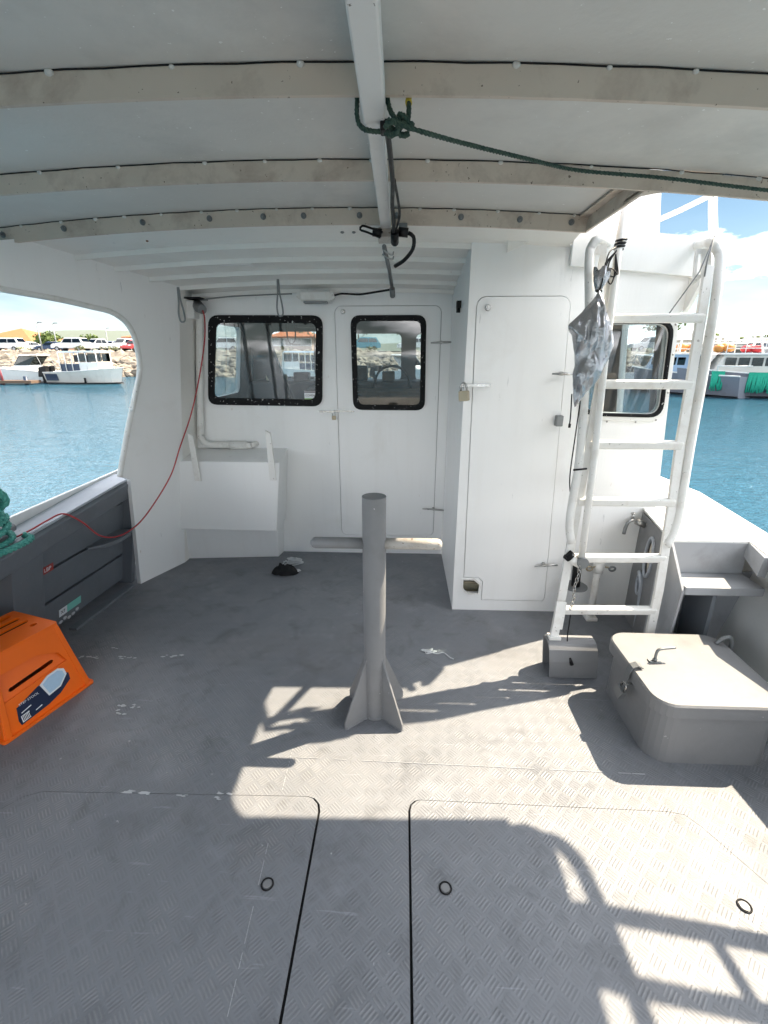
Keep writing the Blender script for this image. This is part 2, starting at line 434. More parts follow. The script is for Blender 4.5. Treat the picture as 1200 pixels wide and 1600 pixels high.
        o = bpy.data.objects.new(name, me); col.objects.link(o); o.location = org
        if parent is not None:
            o.parent = parent; o.location = (0,0,0)
            if parent.type == 'EMPTY': o.matrix_parent_inverse = Matrix.Translation(-parent.location)
            elif parent.parent is None: o.matrix_parent_inverse = Matrix.Translation(-parent.location)
        if bevel:
            b = o.modifiers.new('bevel', 'BEVEL'); b.width = bevel; b.segments = seg; b.limit_method = 'ANGLE'; b.angle_limit = R(35)
            b.harden_normals = False
        return o

def resample(pts, step, smooth=True):
    """Catmull-Rom through pts, then points every step"""
    pts = [V(p) for p in pts]
    if len(pts) > 2 and smooth:
        q = [pts[0]*2-pts[1]]+pts+[pts[-1]*2-pts[-2]]; out_ = []
        for i in range(1, len(q)-2):
            p0, p1, p2, p3 = q[i-1], q[i], q[i+1], q[i+2]
            m_ = max(2, int((p2-p1).length/step))
            for k in range(m_):
                t = k/m_
                out_.append(.5*((2*p1)+(p2-p0)*t+(2*p0-5*p1+4*p2-p3)*t*t+(3*p1-p0-3*p2+p3)*t**3))
        out_.append(pts[-1]); return out_
    out_ = []
    for a, b in zip(pts, pts[1:]):
        m_ = max(1, int((b-a).length/step))
        out_ += [a.lerp(b, k/m_) for k in range(m_)]
    out_.append(pts[-1]); return out_

def rr(x0, z0, x1, z1, r, n=6):
    """rounded rectangle loop"""
    L = []
    for cx_, cz_, a0 in ((x1-r, z0+r, -90), (x1-r, z1-r, 0), (x0+r, z1-r, 90), (x0+r, z0+r, 180)):
        for i in range(n+1):
            a = R(a0+90*i/n); L.append((cx_+r*math.cos(a), cz_+r*math.sin(a)))
    return L
def tag(o, label=None, cat=None, group=None, kind=None):
    for k, v in (('label', label), ('category', cat), ('group', group), ('kind', kind)):
        if v: o[k] = v
    return o
def thing(name, loc, label, cat, group=None):
    o = bpy.data.objects.new(name, None); o.empty_display_size = .1; col.objects.link(o); o.location = loc
    return tag(o, label, cat, group)
FR = lambda y, th=1: (lambda u, v, t: (u, y+t, v))        # plate standing across the boat, facing aft
FL = lambda z: (lambda u, v, t: (u, v, z-t))              # plate lying flat, top at z
def text(name, body, size, mat, parent, M):
    cu = bpy.data.curves.new(name, 'FONT'); cu.body = body; cu.size = size; cu.align_x = 'CENTER'; cu.align_y = 'CENTER'; cu.extrude = .0002
    t = bpy.data.objects.new(name, cu); col.objects.link(t)
    dg = bpy.context.evaluated_depsgraph_get(); me = bpy.data.meshes.new_from_object(t.evaluated_get(dg)); bpy.data.objects.remove(t)
    me.transform(M); me.materials.clear(); me.materials.append(MATS[mat])
    o = bpy.data.objects.new(name, me); col.objects.link(o); o.parent = parent
    if parent.type == 'EMPTY' or parent.parent is None: o.matrix_parent_inverse = Matrix.Translation(-parent.location)
    return o
def frame(o, x, y):
    """4x4 placing local xy plane at o with axes x, y"""
    x = V(x).normalized(); z = x.cross(V(y)).normalized(); y = z.cross(x)
    M = Matrix((x, y, z)).transposed().to_4x4(); M.translation = V(o); return M
# ================================================================== THE BOAT
# ---- deck (setting): tread plate with two flush hatch covers
deck_holes = [
    [(-.285, -1.0), (-.285, 1.235)] + [(-.345+.06*math.cos(R(a)), 1.245+.06*math.sin(R(a))) for a in (0, 30, 60, 90)] +
      [(-1.37, 1.285), (-1.43, 1.262), (-1.62, 1.03), (-1.62, -1.0)],
    [(.040, -1.0), (.040, 1.25)] + [(.085-.045*math.cos(R(a)), 1.262+.045*math.sin(R(a))) for a in (0, 30, 60, 90)] +
      [(1.00, 1.296), (1.055, 1.285), (1.09, 1.24), (1.215, 1.0), (1.30, .75), (1.30, -1.0)]]
DK = MB().plate([(-2.16, -3.2), (2.1, -3.2), (2.1, 3.7), (-2.16, 3.7)], deck_holes, FL(0), .006).build('deck', 'deck_paint', recentre=False)
tag(DK, kind='structure')
MB().box((-2.1, -3.1, -.07), (2.05, 3.6, -.022)).build('deck_frame', 'dark_gap', DK)
def inset(loop, d):
    out_ = []; n = len(loop); A = sum(loop[i][0]*loop[(i+1)%n][1]-loop[(i+1)%n][0]*loop[i][1] for i in range(n))
    s_ = 1 if A > 0 else -1
    for i in range(n):
        p0, p1, p2 = V(loop[i-1]), V(loop[i]), V(loop[(i+1)%n])
        a = (p1-p0).normalized(); b = (p2-p1).normalized()
        na = V((-a.y, a.x))*s_; nb = V((-b.y, b.x))*s_; nn = (na+nb).normalized()
        q = p1+nn*(d/max(.3, nn.dot(na))); out_.append((q.x, q.y))
    return out_
for i, hl in enumerate(deck_holes):
    c = inset(hl, .0022)
    c = [(x - (.0065 if i == 0 and x > -.34 else 0) + (.0055 if i == 1 and x < .08 else 0), y) for x, y in c]
    MB().plate(c, [], FL(.0015), .006).build('hatch_cover', 'deck_paint', DK, bevel=.001, seg=1)
    MB().plate(inset(hl, -.03), [inset(hl, .03)], FL(-.008), .012).build('hatch_lip', 'dark_gap', DK)
for x, y in ((-.411, .99), (.155, 1.001), (1.065, .987)):
    mb = MB(); mb.tube([(x+.0185*math.cos(a), y+.0185*math.sin(a), .004) for a in [2*math.pi*i/20 for i in range(20)]], .0024, 6, closed=True)
    o = mb.build('lift_ring', 'dark_gap', DK); MB().tube([(x, y, .002), (x, y, .0052)], .0135, 16).build('ring_centre', 'post_grey', o)
# weld seams between deck sheets
mb = MB()
for a, b in (((-.452, 1.52), (-.447, 1.30)), ((-.445, 1.12), (-.424, .62)), ((-.43, 1.48), (1.0, 1.455))):
    n_ = 26
    for i in range(n_):
        if random.random() < .3: continue
        p = V(a).lerp(V(b), i/n_); q = V(a).lerp(V(b), (i+.9)/n_)
        z0 = .0
        mb.bar((p.x, p.y, z0+.0013), (q.x, q.y, z0+.0013), .0022, .0022)
mb.build('weld_seam', 'step_grey', DK)
# worn-through scuff marks, thin flakes of bare metal
mb = MB()
for x, y, sx, sy in ((-1.76,2.10,.035,.012),(-1.70,2.105,.03,.012),(-1.535,2.11,.03,.012),(-1.49,2.113,.02,.01),(-1.295,2.13,.028,.012),(-1.24,2.133,.028,.012),(-1.64,2.19,.02,.006),
                     (-1.32,1.73,.03,.02),(-1.27,1.745,.03,.013),(-1.30,1.70,.025,.012),(-1.0,1.295,.05,.012),(-.66,1.292,.03,.015),(-.82,1.285,.03,.006)):
    n_ = 9; L = [(x+sx*math.cos(2*math.pi*i/n_)*random.uniform(.55, 1.1), y+sy*math.sin(2*math.pi*i/n_)*random.uniform(.5, 1.1)) for i in range(n_)]
    for q in range(4):
        ox, oy, k_ = random.uniform(-sx, sx), random.uniform(-sy, sy), random.uniform(.25, .6)
        mb.plate([(x+ox+(a-x)*k_*random.uniform(.6, 1.3), y+oy+(b-y)*k_*random.uniform(.6, 1.3)) for a, b in L], [], FL(.0034+.0003*q), .0014)
mb.build('scuff_marks', 'scuff', DK)

# ---- soffit height of the cabin roof
def ZR(x, y): return 2.19-.145*(y-2.5)-.028*(x+.4)**2
def ZC(x): return 2.238-.028*(x+.4)**2

CAB = thing('cabin', (-.1, 4.4, 0), 'white painted aluminium deckhouse with its door, windows and wide roof overhang', 'cabin')
# aft bulkhead with window and door openings
door_loop = rr(-.500, .160, .272, 1.932, .05)
def quad_rr(bl, br, tr, tl, r, n=5):
    """rounded quadrilateral"""
    P = [V(p) for p in (bl, br, tr, tl)]; L = []
    for i in range(4):
        p, a, b = P[i], P[i-1], P[(i+1)%4]
        u = (a-p).normalized(); v = (b-p).normalized()
        s0, s1 = p+u*r, p+v*r
        for k in range(n+1):
            t = k/n; q = s0*(1-t)**2+p*(2*t*(1-t))+s1*t*t; L.append((q.x, q.y))
    return L
win1 = [(-1.505, 1.232), (-.617, 1.222), (-.585, 1.868), (-1.425, 1.872)]
win2 = [(-.378, 1.198), (.170, 1.196), (.163, 1.868), (-.384, 1.868)]
def shrink(q, d):
    cx_ = sum(p[0] for p in q)/4; cz_ = sum(p[1] for p in q)/4
    return [(p[0]+(d if p[0] < cx_ else -d), p[1]+(d if p[1] < cz_ else -d)) for p in q]
w1h = quad_rr(*win1, .075)
top = [(x, ZR(x, 3.6)+.02) for x in (.345, 0, -.5, -1.0, -1.56)]
MB().plate([(-1.80, 0), (.345, 0)]+top, [quad_rr(*shrink(win1, .02), .06), door_loop], FR(3.6), .04).build('aft_bulkhead', 'white_paint', CAB)
def window(outer, y, parent, r=.075, fw=.051, tilt=None):
    inner = quad_rr(*shrink(outer, fw), r*.7)
    f = MB().plate(quad_rr(*outer, r), [inner], FR(y-.014), .02).build('window_frame', 'black_rubber', parent, bevel=.004)
    g = MB().plate(quad_rr(*shrink(outer, fw-.012), r*.8), [], FR(y+.004), .006).build('window_pane', 'window_glass', parent)
    return f, g
f1, g1 = window(win1, 3.6, CAB)
# door leaf
dl = inset(door_loop, .0035)
D_ = MB().plate(dl, [quad_rr(*shrink(win2, .02), .05)], FR(3.597), .03).build('door', 'white_paint', CAB, bevel=.002, seg=1)
window(win2, 3.597, D_, .07, .038)
MB().plate(inset(door_loop, -.02), [inset(door_loop, .02)], FR(3.622), .01).build('door_seal', 'interior_dark', CAB)
# bolts flaking along the rubber frames are in the material; screws on the door head and locker head
for x, z, y in ((-.437, 1.893, 3.592), (.447, 1.836, 2.692)):
    MB().tube([(x, y, z), (x, y-.018, z)], [.017, .013], 14).tube([(x, y-.018, z), (x, y-.03, z)], .006, 8).build('lock_barrel', 'steel', CAB)
def dog_handle(x, y, z, L, parent, ang=0):
    """cabin door clamp handle: a rod on a boss"""
    mb = MB(); c, s_ = math.cos(ang), math.sin(ang)
    mb.tube([(x, y, z), (x, y-.03, z)], .011, 10)
    mb.tube([(x-L*.45*c, y-.034, z-L*.45*s_), (x+L*.1*c, y-.03, z+L*.1*s_), (x+L*.55*c, y-.04, z+L*.55*s_)], [.005, .008, .005], 8)
    return mb.build('door_clamp', 'steel', parent)
dog_handle(.275, 3.597, 1.683, .17, CAB, .03); dog_handle(.262, 3.597, .408, .20, CAB, -.06)
# hasp across door and bulkhead
hp = MB(); hp.bar((-.64, 3.585, 1.185), (-.52, 3.585, 1.183), .012, .012); hp.bar((-.52, 3.585, 1.190), (-.37, 3.585, 1.187), .006, .010)
hp.tube([(-.525, 3.598, 1.187), (-.525, 3.56, 1.187)], .008, 8); hp.build('hasp', 'steel', CAB)

# locker: side wall and front wall with tall door
MB().plate([(2.736, 0), (3.598, 0), (3.598, ZR(.345, 3.6)+.02), (2.736, ZR(.345, 2.7)+.02)], [], lambda u, v, t: (.345+t, u, v), .03).build('locker_side_wall', 'white_paint', CAB)
lock_loop = [(.408, .235), (.505, .235), (.53, .21), (.53, .075), (.93, .075), (.942, .10)] + [(.883-.05+.05*math.cos(R(a)), 1.893-.05+.05*math.sin(R(a))) for a in (0, 30, 60, 90)] + [(.386+.05*math.cos(R(a))+.05, 1.843+.05*math.sin(R(a))) for a in (90, 120, 150, 180)]
# openings in the front wall: locker door, corner vent hole, starboard window
cut_l, cut_b, cut_r, cut_t = .402, .118, .518, .225
win3 = [(1.015, 1.272), (1.462, 1.262), (1.432, 1.772), (1.035, 1.772)]
vent_h = [(cut_l+.045, cut_b), (cut_r-.006, cut_b), (cut_r-.002, cut_b+.03), (cut_r, cut_t-.035), (cut_r-.04, cut_t), (cut_l, cut_t), (cut_l, cut_b+.045), (cut_l+.015, cut_b+.015)]
def sbx(z): return 1.555-.058*z if z < 1.83 else 1.449
front = [(.345, 0), (1.500, 0), (1.500, .70), (1.53, .70), (1.53, .82), (1.449, 1.80), (1.50, 1.84), (1.49, 1.96), (1.44, 2.05)] + [(x, ZR(x, 2.7)+.02) for x in (1.3, .9, .345)]
FW_ = MB().plate(front, [lock_loop, vent_h, quad_rr(*shrink(win3, .02), .07)], FR(2.70), .035).build('front_wall', 'white_paint', CAB)
LD = MB().plate(inset(lock_loop, .003), [], FR(2.697), .03).build('locker_door', 'white_paint', CAB, bevel=.002, seg=1)
MB().plate(inset(lock_loop, -.012), [], FR(2.728), .006).build('locker_door_seal', 'interior_dark', CAB)
# rim and clutter glimpsed in the vent hole
MB().plate(inset(vent_h, -.004), [inset(vent_h, .006)], FR(2.694), .006).build('vent_rim', 'trim_white', CAB)
MB().box((.37, 2.80, .02), (.56, 2.86, .15)).build('locker_shelf', 'cream_foam', CAB)
MB().tube(resample([(.38, 2.78, .16), (.44, 2.76, .175), (.50, 2.77, .165), (.55, 2.79, .17)], .01), .011, 8).build('hose', 'brass', CAB)
f3 = MB().plate(quad_rr(*[(p[0]+(-.024 if p[0] < 1.2 else .024), p[1]+(-.024 if p[1] < 1.5 else .024)) for p in win3], .095), [quad_rr(*shrink(win3, .008), .075)], FR(2.688), .013).build('window_frame', 'trim_white', CAB, bevel=.004)
MB().plate(quad_rr(*win3, .078), [quad_rr(*shrink(win3, .018), .066)], FR(2.682), .03).build('window_seal', 'black_rubber', CAB, bevel=.003)
MB().plate(quad_rr(*shrink(win3, .01), .07), [], FR(2.705), .006).build('window_pane', 'window_glass', CAB)
for x, z in ((1.04, 1.245), (1.16, 1.24), (1.32, 1.238), (1.43, 1.25), (1.468, 1.4), (1.455, 1.6), (1.44, 1.75), (1.2, 1.79)):
    MB().sphere((x, 2.687, z), .006, 8, 5).build('screw', 'steel', CAB)
dog_handle(.904, 2.697, .347, .14, LD, .1); dog_handle(.87, 2.697, 1.50, .12, LD, .0)
MB().box((.868, 2.655, 1.215), (.905, 2.697, 1.275)).build('latch_block', 'galvanised', CAB, bevel=.004)
hp = MB(); hp.bar((.33, 2.68, 1.437), (.49, 2.685, 1.437), .012, .014); hp.tube([(.35, 2.655, 1.437), (.35, 2.69, 1.437)], .012, 10); hp.build('hasp', 'steel', CAB)

# port wing plate, slanting out to the hull side, with the big rounded opening
WX = lambda y, z: -3.159+.42*y+.12*z
cut = [(2.365, 1.902), (2.468, 1.894), (2.641, 1.879), (2.804, 1.856), (2.89, 1.843), (2.95, 1.815), (2.995, 1.78), (3.03, 1.72), (3.05, 1.64), (3.061, 1.56), (3.057, 1.49), (3.041, 1.418), (2.97, 1.18), (2.905, .93), (2.883, .836), (2.94, .80), (2.971, .0)]
topw = [(3.35, .0), (3.35, 2.07), (3.0, 2.12), (2.7, 2.15), (2.48, 2.135), (2.36, 2.10)]
MB().plate(cut+topw, [], lambda u, v, t: (WX(u, v)-t, u+t*.3, v), .03).build('wing_plate', 'white_paint', CAB)
# moulded edge round the opening
MB().tube([(WX(y, z)-.014, y, z) for y, z in resample([(a, b, 0) for a, b in cut[:15]], .03) for y, z in [(y, z)]] if False else [(WX(p.x, p.y)-.012, p.x, p.y) for p in resample([(a, b, 0) for a, b in cut[:15]], .03)], .017, 8).build('opening_trim', 'trim_white', CAB)
MB().hexa([(WX(3.35, 0)-.03, 3.35, 0), (WX(3.35, 0), 3.35, 0), (WX(3.35, 0)+.01, 3.6, 0), (WX(3.35, 0)-.03, 3.6, 0)],
          [(WX(3.35, 2.04)-.03, 3.35, 2.06), (WX(3.35, 2.04), 3.35, 2.06), (WX(3.35, 2.04)+.01, 3.6, 2.04), (WX(3.35, 2.04)-.03, 3.6, 2.04)]).build('corner_return', 'soffit_paint', CAB)
MB().tube(resample([(-1.70, 3.048, 1.50), (-1.685, 3.03, 1.505), (-1.69, 3.012, 1.47), (-1.715, 2.975, 1.35), (-1.725, 2.955, 1.28), (-1.742, 2.96, 1.262), (-1.765, 2.975, 1.27)], .01), .010, 8).build('grab_rail', 'trim_white', CAB)

# roof with soffit battens
def sheet(x0, x1, y0, y1, zf, th, nx=14, ny=3):
    mb = MB(); vs = []; 
    for k in (0, 1):
        for j in range(ny+1):
            for i in range(nx+1):
                x = x0+(x1-x0)*i/nx; y = y0+(y1-y0)*j/ny; vs.append((x, y, zf(x, y)+k*th))
    W_ = nx+1; S = W_*(ny+1); fs = []
    for j in range(ny):
        for i in range(nx):
            a = j*W_+i; fs += [(a, a+W_, a+W_+1, a+1), (S+a, S+a+1, S+a+W_+1, S+a+W_)]
    for i in range(nx):
        fs += [(i, i+1, S+i+1, S+i)]; a = ny*W_+i; fs += [(a, S+a, S+a+1, a+1)]
    for j in range(ny):
        a = j*W_; fs += [(a, S+a, S+a+W_, a+W_)]; a = j*W_+nx; fs += [(a, a+W_, S+a+W_, S+a)]
    return mb.add(vs, fs)
sheet(-2.02, .832, 2.475, 2.668, lambda x, y: ZR(x, y), .05, 16, 2).build('roof', 'soffit_paint', CAB)
sheet(-2.02, 1.50, 2.670, 5.35, lambda x, y: ZR(x, min(y, 3.7)), .05, 18, 6).build('roof', 'soffit_paint', CAB)
for y in (2.72, 2.93, 3.14, 3.35, 3.54):
    x1 = .345 if y > 2.7 else 1.4
    x0 = WX(min(y, 3.35), 2.05)
    mb = MB(); mb.ribbon([(x, y, ZR(x, y)-.013) for x in [x0+(x1-x0)*i/14 for i in range(15)]], .012, .026, (0, 0, 1)); mb.build('roof_batten', 'soffit_paint', CAB)
# visor along the aft edge of the roof on the starboard side
mb = MB(); n_ = 10
P = [.840+(1.505-.840)*i/n_ for i in range(n_+1)]
vs = []; fs = []
for x in P:
    t = 2.243-.028*(x+.4)**2
    vs += [(x, 2.640, t), (x+.01, 2.672, t-.170), (x+.01, 2.698, t-.170), (x, 2.698, t)]
for i in range(n_):
    for j in range(4): fs.append((i*4+j, i*4+(j+1)%4, i*4+4+(j+1)%4, i*4+4+j))
fs += [(0,1,2,3), (n_*4+3, n_*4+2, n_*4+1, n_*4)]
mb.add(vs, fs).build('roof_visor', 'white_paint', CAB)
MB().plate([(2.60, 1.97), (2.699, 1.97), (2.699, 1.80), (2.66, 1.84), (2.60, 1.93)], [], lambda u, v, t: (1.47+t, u, v), .02).build('visor_bracket', 'soffit_paint', CAB)
MB().plate([(.52, 2.15), (.66, 2.15), (.52, 2.09)], [], FR(2.66), .01).build('roof_gusset', 'soffit_paint', CAB)

# the rest of the house: sides, windscreen, roof top, floor inside, seen through the panes
sidew = lambda z: 1.53-.09*(z-.8)
def side_wall(sgn, x0f, wins, y0, y1, name):
    return MB().plate([(y0, -.05), (y1, -.05), (y1-.25, 2.02), (y0, 2.02)], wins, lambda u, v, t: (x0f(v)-sgn*t, u, v), .04).build(name, 'interior_grey' if False else 'white_paint', CAB)
s_w = [rr(2.80, 1.02, 3.24, 1.84, .08), rr(3.5, 1.15, 4.75, 1.82, .08)]
p_w = [rr(3.74, 1.25, 4.62, 1.84, .07)]
side_wall(1, lambda z: 1.53-.09*(z-.8), s_w, 2.736, 5.2, 'side_wall')
side_wall(-1, lambda z: -1.70+.12*(z-.8), p_w, 3.641, 5.2, 'side_wall')
for sg, xf, ws, ya in ((1, lambda z: 1.486-.09*(z-.8), s_w, 2.74), (-1, lambda z: -1.656+.12*(z-.8), p_w, 3.645)):
    MB().plate([(ya, 0), (5.05, 0), (4.9, 1.96), (ya, 1.96)], ws, lambda u, v, t: (xf(v)-sg*t, u, v), .004).build('side_lining', 'interior_grey', CAB)
MB().plate([(-1.62, 0), (.34, 0), (.34, 1.96), (-1.5, 1.96)], [quad_rr(*shrink(win1, -.01), .06), quad_rr(*shrink(win2, -.03), .06)], FR(3.655), .004).build('aft_lining', 'interior_grey', CAB)
MB().plate([(1.003, 0), (1.44, 0), (1.44, 1.96), (1.003, 1.96)], [quad_rr(*[(max(p[0], 1.02), p[1]) for p in shrink(win3, -.01)], .06)], FR(2.742), .004).build('aft_lining', 'interior_grey', CAB)
for L in s_w: MB().plate(inset(L, -.01), [], lambda u, v, t: (1.515-.09*(v-.8)-t, u, v), .006).build('window_pane', 'window_glass', CAB)
for L in p_w: MB().plate(inset(L, -.01), [], lambda u, v, t: (-1.685+.12*(v-.8)+t, u, v), .006).build('window_pane', 'window_glass', CAB)
wl = [rr(-1.36, 1.38, -.74, 1.82, .06), rr(-.62, 1.34, -.02, 1.80, .05), rr(.13, 1.34, .62, 1.80, .05), rr(.72, 1.3, 1.28, 1.80, .05)]
fws = lambda u, v, t: (u, 5.20-.12*(v)+t, v)
MB().plate([(-1.72, -.05), (1.55, -.05), (1.44, 2.02), (-1.55, 2.02)], wl, fws, .04).build('windscreen_wall', 'interior_grey', CAB)
for L in wl: MB().plate(inset(L, -.01), [], lambda u, v, t: (u, 5.22-.12*v+t, v), .006).build('window_pane', 'window_glass', CAB)
MB().box((-1.6, 3.65, -.02), (1.45, 5.15, .005)).build('cabin_floor', 'interior_grey', CAB)
sheet(-1.55, 1.42, 3.66, 4.96, lambda x, y: 1.965-.028*(x+.4)**2, .012, 10, 2).build('headlining', 'interior_grey', CAB)
MB().box((-1.50, 4.55, .02), (1.38, 4.98, 1.36)).build('dashboard', 'interior_dark', CAB, bevel=.03)
MB().plate([(.97, 0.0), (1.0, 0), (1.0, 1.98), (.97, 1.98)], [], FR(2.75), .85).build('locker_inner_wall', 'interior_grey', CAB)
MB().box((-1.60, 3.68, .75), (-1.30, 4.5, 1.20)).build('side_bench', 'interior_dark', CAB, bevel=.02)
# slanted window pillar and grab loop behind the port window
MB().hexa([(-1.12, 4.45, 1.1), (-1.02, 4.45, 1.1), (-1.02, 4.52, 1.1), (-1.12, 4.52, 1.1)], [(-1.52, 4.35, 1.96), (-1.28, 4.35, 1.96), (-1.28, 4.42, 1.96), (-1.52, 4.42, 1.96)]).build('pillar', 'interior_grey', CAB)
MB().tube(resample([(-1.02, 4.3, 1.93), (-1.02, 4.3, 1.74), (-.985, 4.3, 1.69), (-.95, 4.3, 1.74), (-.95, 4.3, 1.93)], .02), .006, 6).build('hanging_strap', 'black_plastic', CAB)
MB().box((-.93, 4.2, 1.82), (-.55, 4.35, 1.93)).build('overhead_console', 'seat_cover', CAB, bevel=.02)
for i, (x, y, z, s_) in enumerate(((-1.10, 4.1, 1.155, .10), (-.98, 4.15, 1.15, .09), (-1.02, 4.0, 1.12, .07))):
    MB().sphere((x, y, z), s_, 12, 8, (1.3, 1, .45)).build('cushion', 'cream_foam' if i < 2 else 'interior_grey', CAB)
MB().box((-.45, 4.2, .6), (.35, 4.5, 1.30)).build('seat_box', 'brown_fabric', CAB, bevel=.04)

for i, (x0, y0, z0, x1, y1, z1, mm, nm) in enumerate(((-1.30, 4.50, 1.365, -1.12, 4.62, 1.42, 'cream_foam', 'paper_stack'), (-1.05, 4.56, 1.36, -.90, 4.66, 1.44, 'black_plastic', 'instrument'), (-.52, 4.60, 1.36, -.34, 4.68, 1.50, 'black_plastic', 'chart_screen'),
        (-.86, 4.58, 1.36, -.74, 4.70, 1.39, 'label_white', 'paper_stack'), (-.20, 4.58, 1.36, -.08, 4.70, 1.45, 'brown_fabric', 'bag'), (.20, 4.60, 1.36, .34, 4.72, 1.41, 'cream_foam', 'folded_towel'))):
    MB().box((x0, y0, z0), (x1, y1, z1)).build(nm, mm, CAB, bevel=.012)
MB().tube(resample([(-.28, 4.45, 1.30), (-.22, 4.42, 1.45), (-.10, 4.42, 1.50), (.02, 4.42, 1.45), (.08, 4.45, 1.30)], .02), .012, 8).build('helm_wheel_rim', 'black_plastic', CAB)
for px_, y_, mm in ((535, 2.60, 'galvanised'), (553, 2.60, 'galvanised'), (232, 2.62, 'rust')):
    p = PX(px_, 370 if px_ > 300 else 390, y_); MB().sphere((p.x, y_, ZR(p.x, y_)-.002), .010 if px_ > 300 else .007, 8, 6, (1, 1, .6)).build('soffit_bolt', mm, CAB)
SEAT = thing('helm_seat', (-.66, 4.35, 0), 'padded helm seat whose headrest shows behind the lower right of the large cabin window', 'seat')
MB().box((-.80, 4.28, 1.40), (-.50, 4.38, 1.66)).build('headrest', 'seat_cover', SEAT, bevel=.05, seg=3)
MB().box((-.88, 4.25, .62), (-.42, 4.37, 1.33)).build('backrest', 'seat_cover', SEAT, bevel=.05, seg=3)
MB().box((-.88, 4.35, .50), (-.42, 4.80, .62)).build('seat', 'seat_cover', SEAT, bevel=.05, seg=3)
MB().tube([(-.65, 4.55, .0), (-.65, 4.55, .52)], .05, 14).build('pedestal', 'galvanised', SEAT)
for x in (-.72, -.58): MB().tube([(x, 4.33, 1.30), (x, 4.33, 1.44)], .009, 8).build('headrest_rod', 'brass', SEAT)

# sticker inside the large window
ST = thing('window_sticker', (-.70, 3.597, 1.255), 'small white and green sticker in the lower right corner of the large cabin window', 'sticker')
yy = 3.5995
for z0, z1, mm, nm in ((1.252, 1.282, 'label_green', 'green_band'), (1.282, 1.322, 'label_white', 'white_band'), (1.325, 1.338, 'label_grey', 'grey_band')):
    MB().box((-.752, yy, z0), (-.662, yy+.0015, z1)).build(nm, mm, ST)
text('lettering', 'COMSA', .021, 'black_plastic', ST, frame((-.707, yy-.0012, 1.303), (1, 0, 0), (0, 0, 1)))

# ---- mast plates and roof rail above the house
AR = thing('radar_arch', (1.2, 3.15, 2.15), 'white raked radar arch plates standing on the cabin roof', 'radar arch')
def slab(bl, br, tr, tl, d, name, mat='white_paint'):
    q = [V(p) for p in (bl, br, tr, tl)]; d = V(d)
    MB().hexa(q, [p+d for p in q]).build(name, mat, AR, bevel=.008)
slab((.93, 2.90, 2.10), (1.36, 2.90, 2.09), (1.40, 3.30, 3.2), (1.32, 3.30, 3.2), (0, .05, 0), 'arch_plate')
slab((1.37, 2.94, 2.08), (1.42, 2.94, 2.08), (1.45, 3.32, 3.2), (1.41, 3.32, 3.2), (0, .08, 0), 'arch_leg')
slab((.86, 2.98, 2.12), (.95, 2.98, 2.12), (1.20, 3.30, 3.2), (1.14, 3.30, 3.2), (0, .08, 0), 'arch_leg')
slab((-.9, 3.30, 3.18), (1.3, 3.30, 3.18), (1.3, 3.30, 3.32), (-.9, 3.30, 3.32), (0, .2, 0), 'arch_beam')
slab((-1.1, 3.0, 2.10), (-.9, 3.0, 2.10), (-.8, 3.35, 3.2), (-.9, 3.35, 3.2), (0, .10, 0), 'arch_leg')
RR = thing('roof_rail', (1.55, 2.75, 2.1), 'white pipe rail rising from the cabin roof edge beside the ladder top', 'rail')
MB().tube(resample([(1.515, 2.62, 2.10), (1.56, 2.75, 2.24), (1.60, 2.87, 2.40), (1.66, 3.05, 2.75)], .03), .021, 10).build('upright', 'ladder_white', RR)
MB().tube(resample([(1.59, 2.86, 2.385), (1.50, 2.98, 2.345), (1.41, 3.03, 2.31)], .03), .015, 8).build('cross_rail', 'ladder_white', RR)

# ---- canopy over the working deck
CAN = thing('canopy', (-.2, .5, 2.2), 'grey sheet metal canopy on curved tan beams over the aft deck', 'canopy')
XL, XR = -2.30, 1.935
def cframe(y, x0, x1, name, dep=.06, th=.012, mat='beam_paint'):
    n_ = 22; xs = [x0+(x1-x0)*i/n_ for i in range(n_+1)]
    mb = MB(); mb.ribbon([(x, y, ZC(x)-dep/2) for x in xs], th, dep, (0, 0, 1))
    mb.ribbon([(x, y+.022, ZC(x)-.003) for x in xs], .044, .006, (0, 0, 1))
    return mb.build(name, mat, CAN)
for i in range(5):   # panels between frames
    pass
edges = [-1.35, -.33, .24, .80, 1.36, 1.905]
for a, b in zip(edges, edges[1:]):
    sheet(XL, XR if b < 1.5 else XR-.19, a+.002, b-.002, lambda x, y: ZC(x)+.004, .006, 22, 1).build('roof_panel', 'canopy_panel', CAN)
RC_ = .09
MB().plate([(XR-.19, 1.362), (XR, 1.362)]+[(XR-RC_+RC_*math.cos(R(a)), 1.903-RC_+RC_*math.sin(R(a))) for a in range(0, 91, 15)]+[(XR-.19, 1.903)], [], lambda u, v, t: (u, v, ZC(u)+.010-t), .006).build('roof_panel', 'canopy_panel', CAN)
MB().plate([(.829, 1.9065), (1.00, 1.9065)]+[(1.00-.165*math.sin(R(a)), 2.0715-.165*math.cos(R(a))) for a in range(10, 90, 10)]+[(.829, 2.0715)], [], lambda u, v, t: (u, v, ZC(u)-.045-t), .006).build('notch_fillet', 'beam_paint', CAN)
sheet(XL, .835, 1.9042, 2.474, lambda x, y: ZC(x)+.004, .006, 18, 1).build('roof_panel', 'canopy_panel', CAN)
for y in (-.35, .22, .78, 1.34): cframe(y, XL, XR, 'roof_beam')
# beam at the aft side of the notch runs full width, deeper lip
cframe(1.90, XL, XR-RC_, 'roof_beam')
b3 = cframe(2.455, XL, .835, 'roof_beam', dep=.066, th=.014)
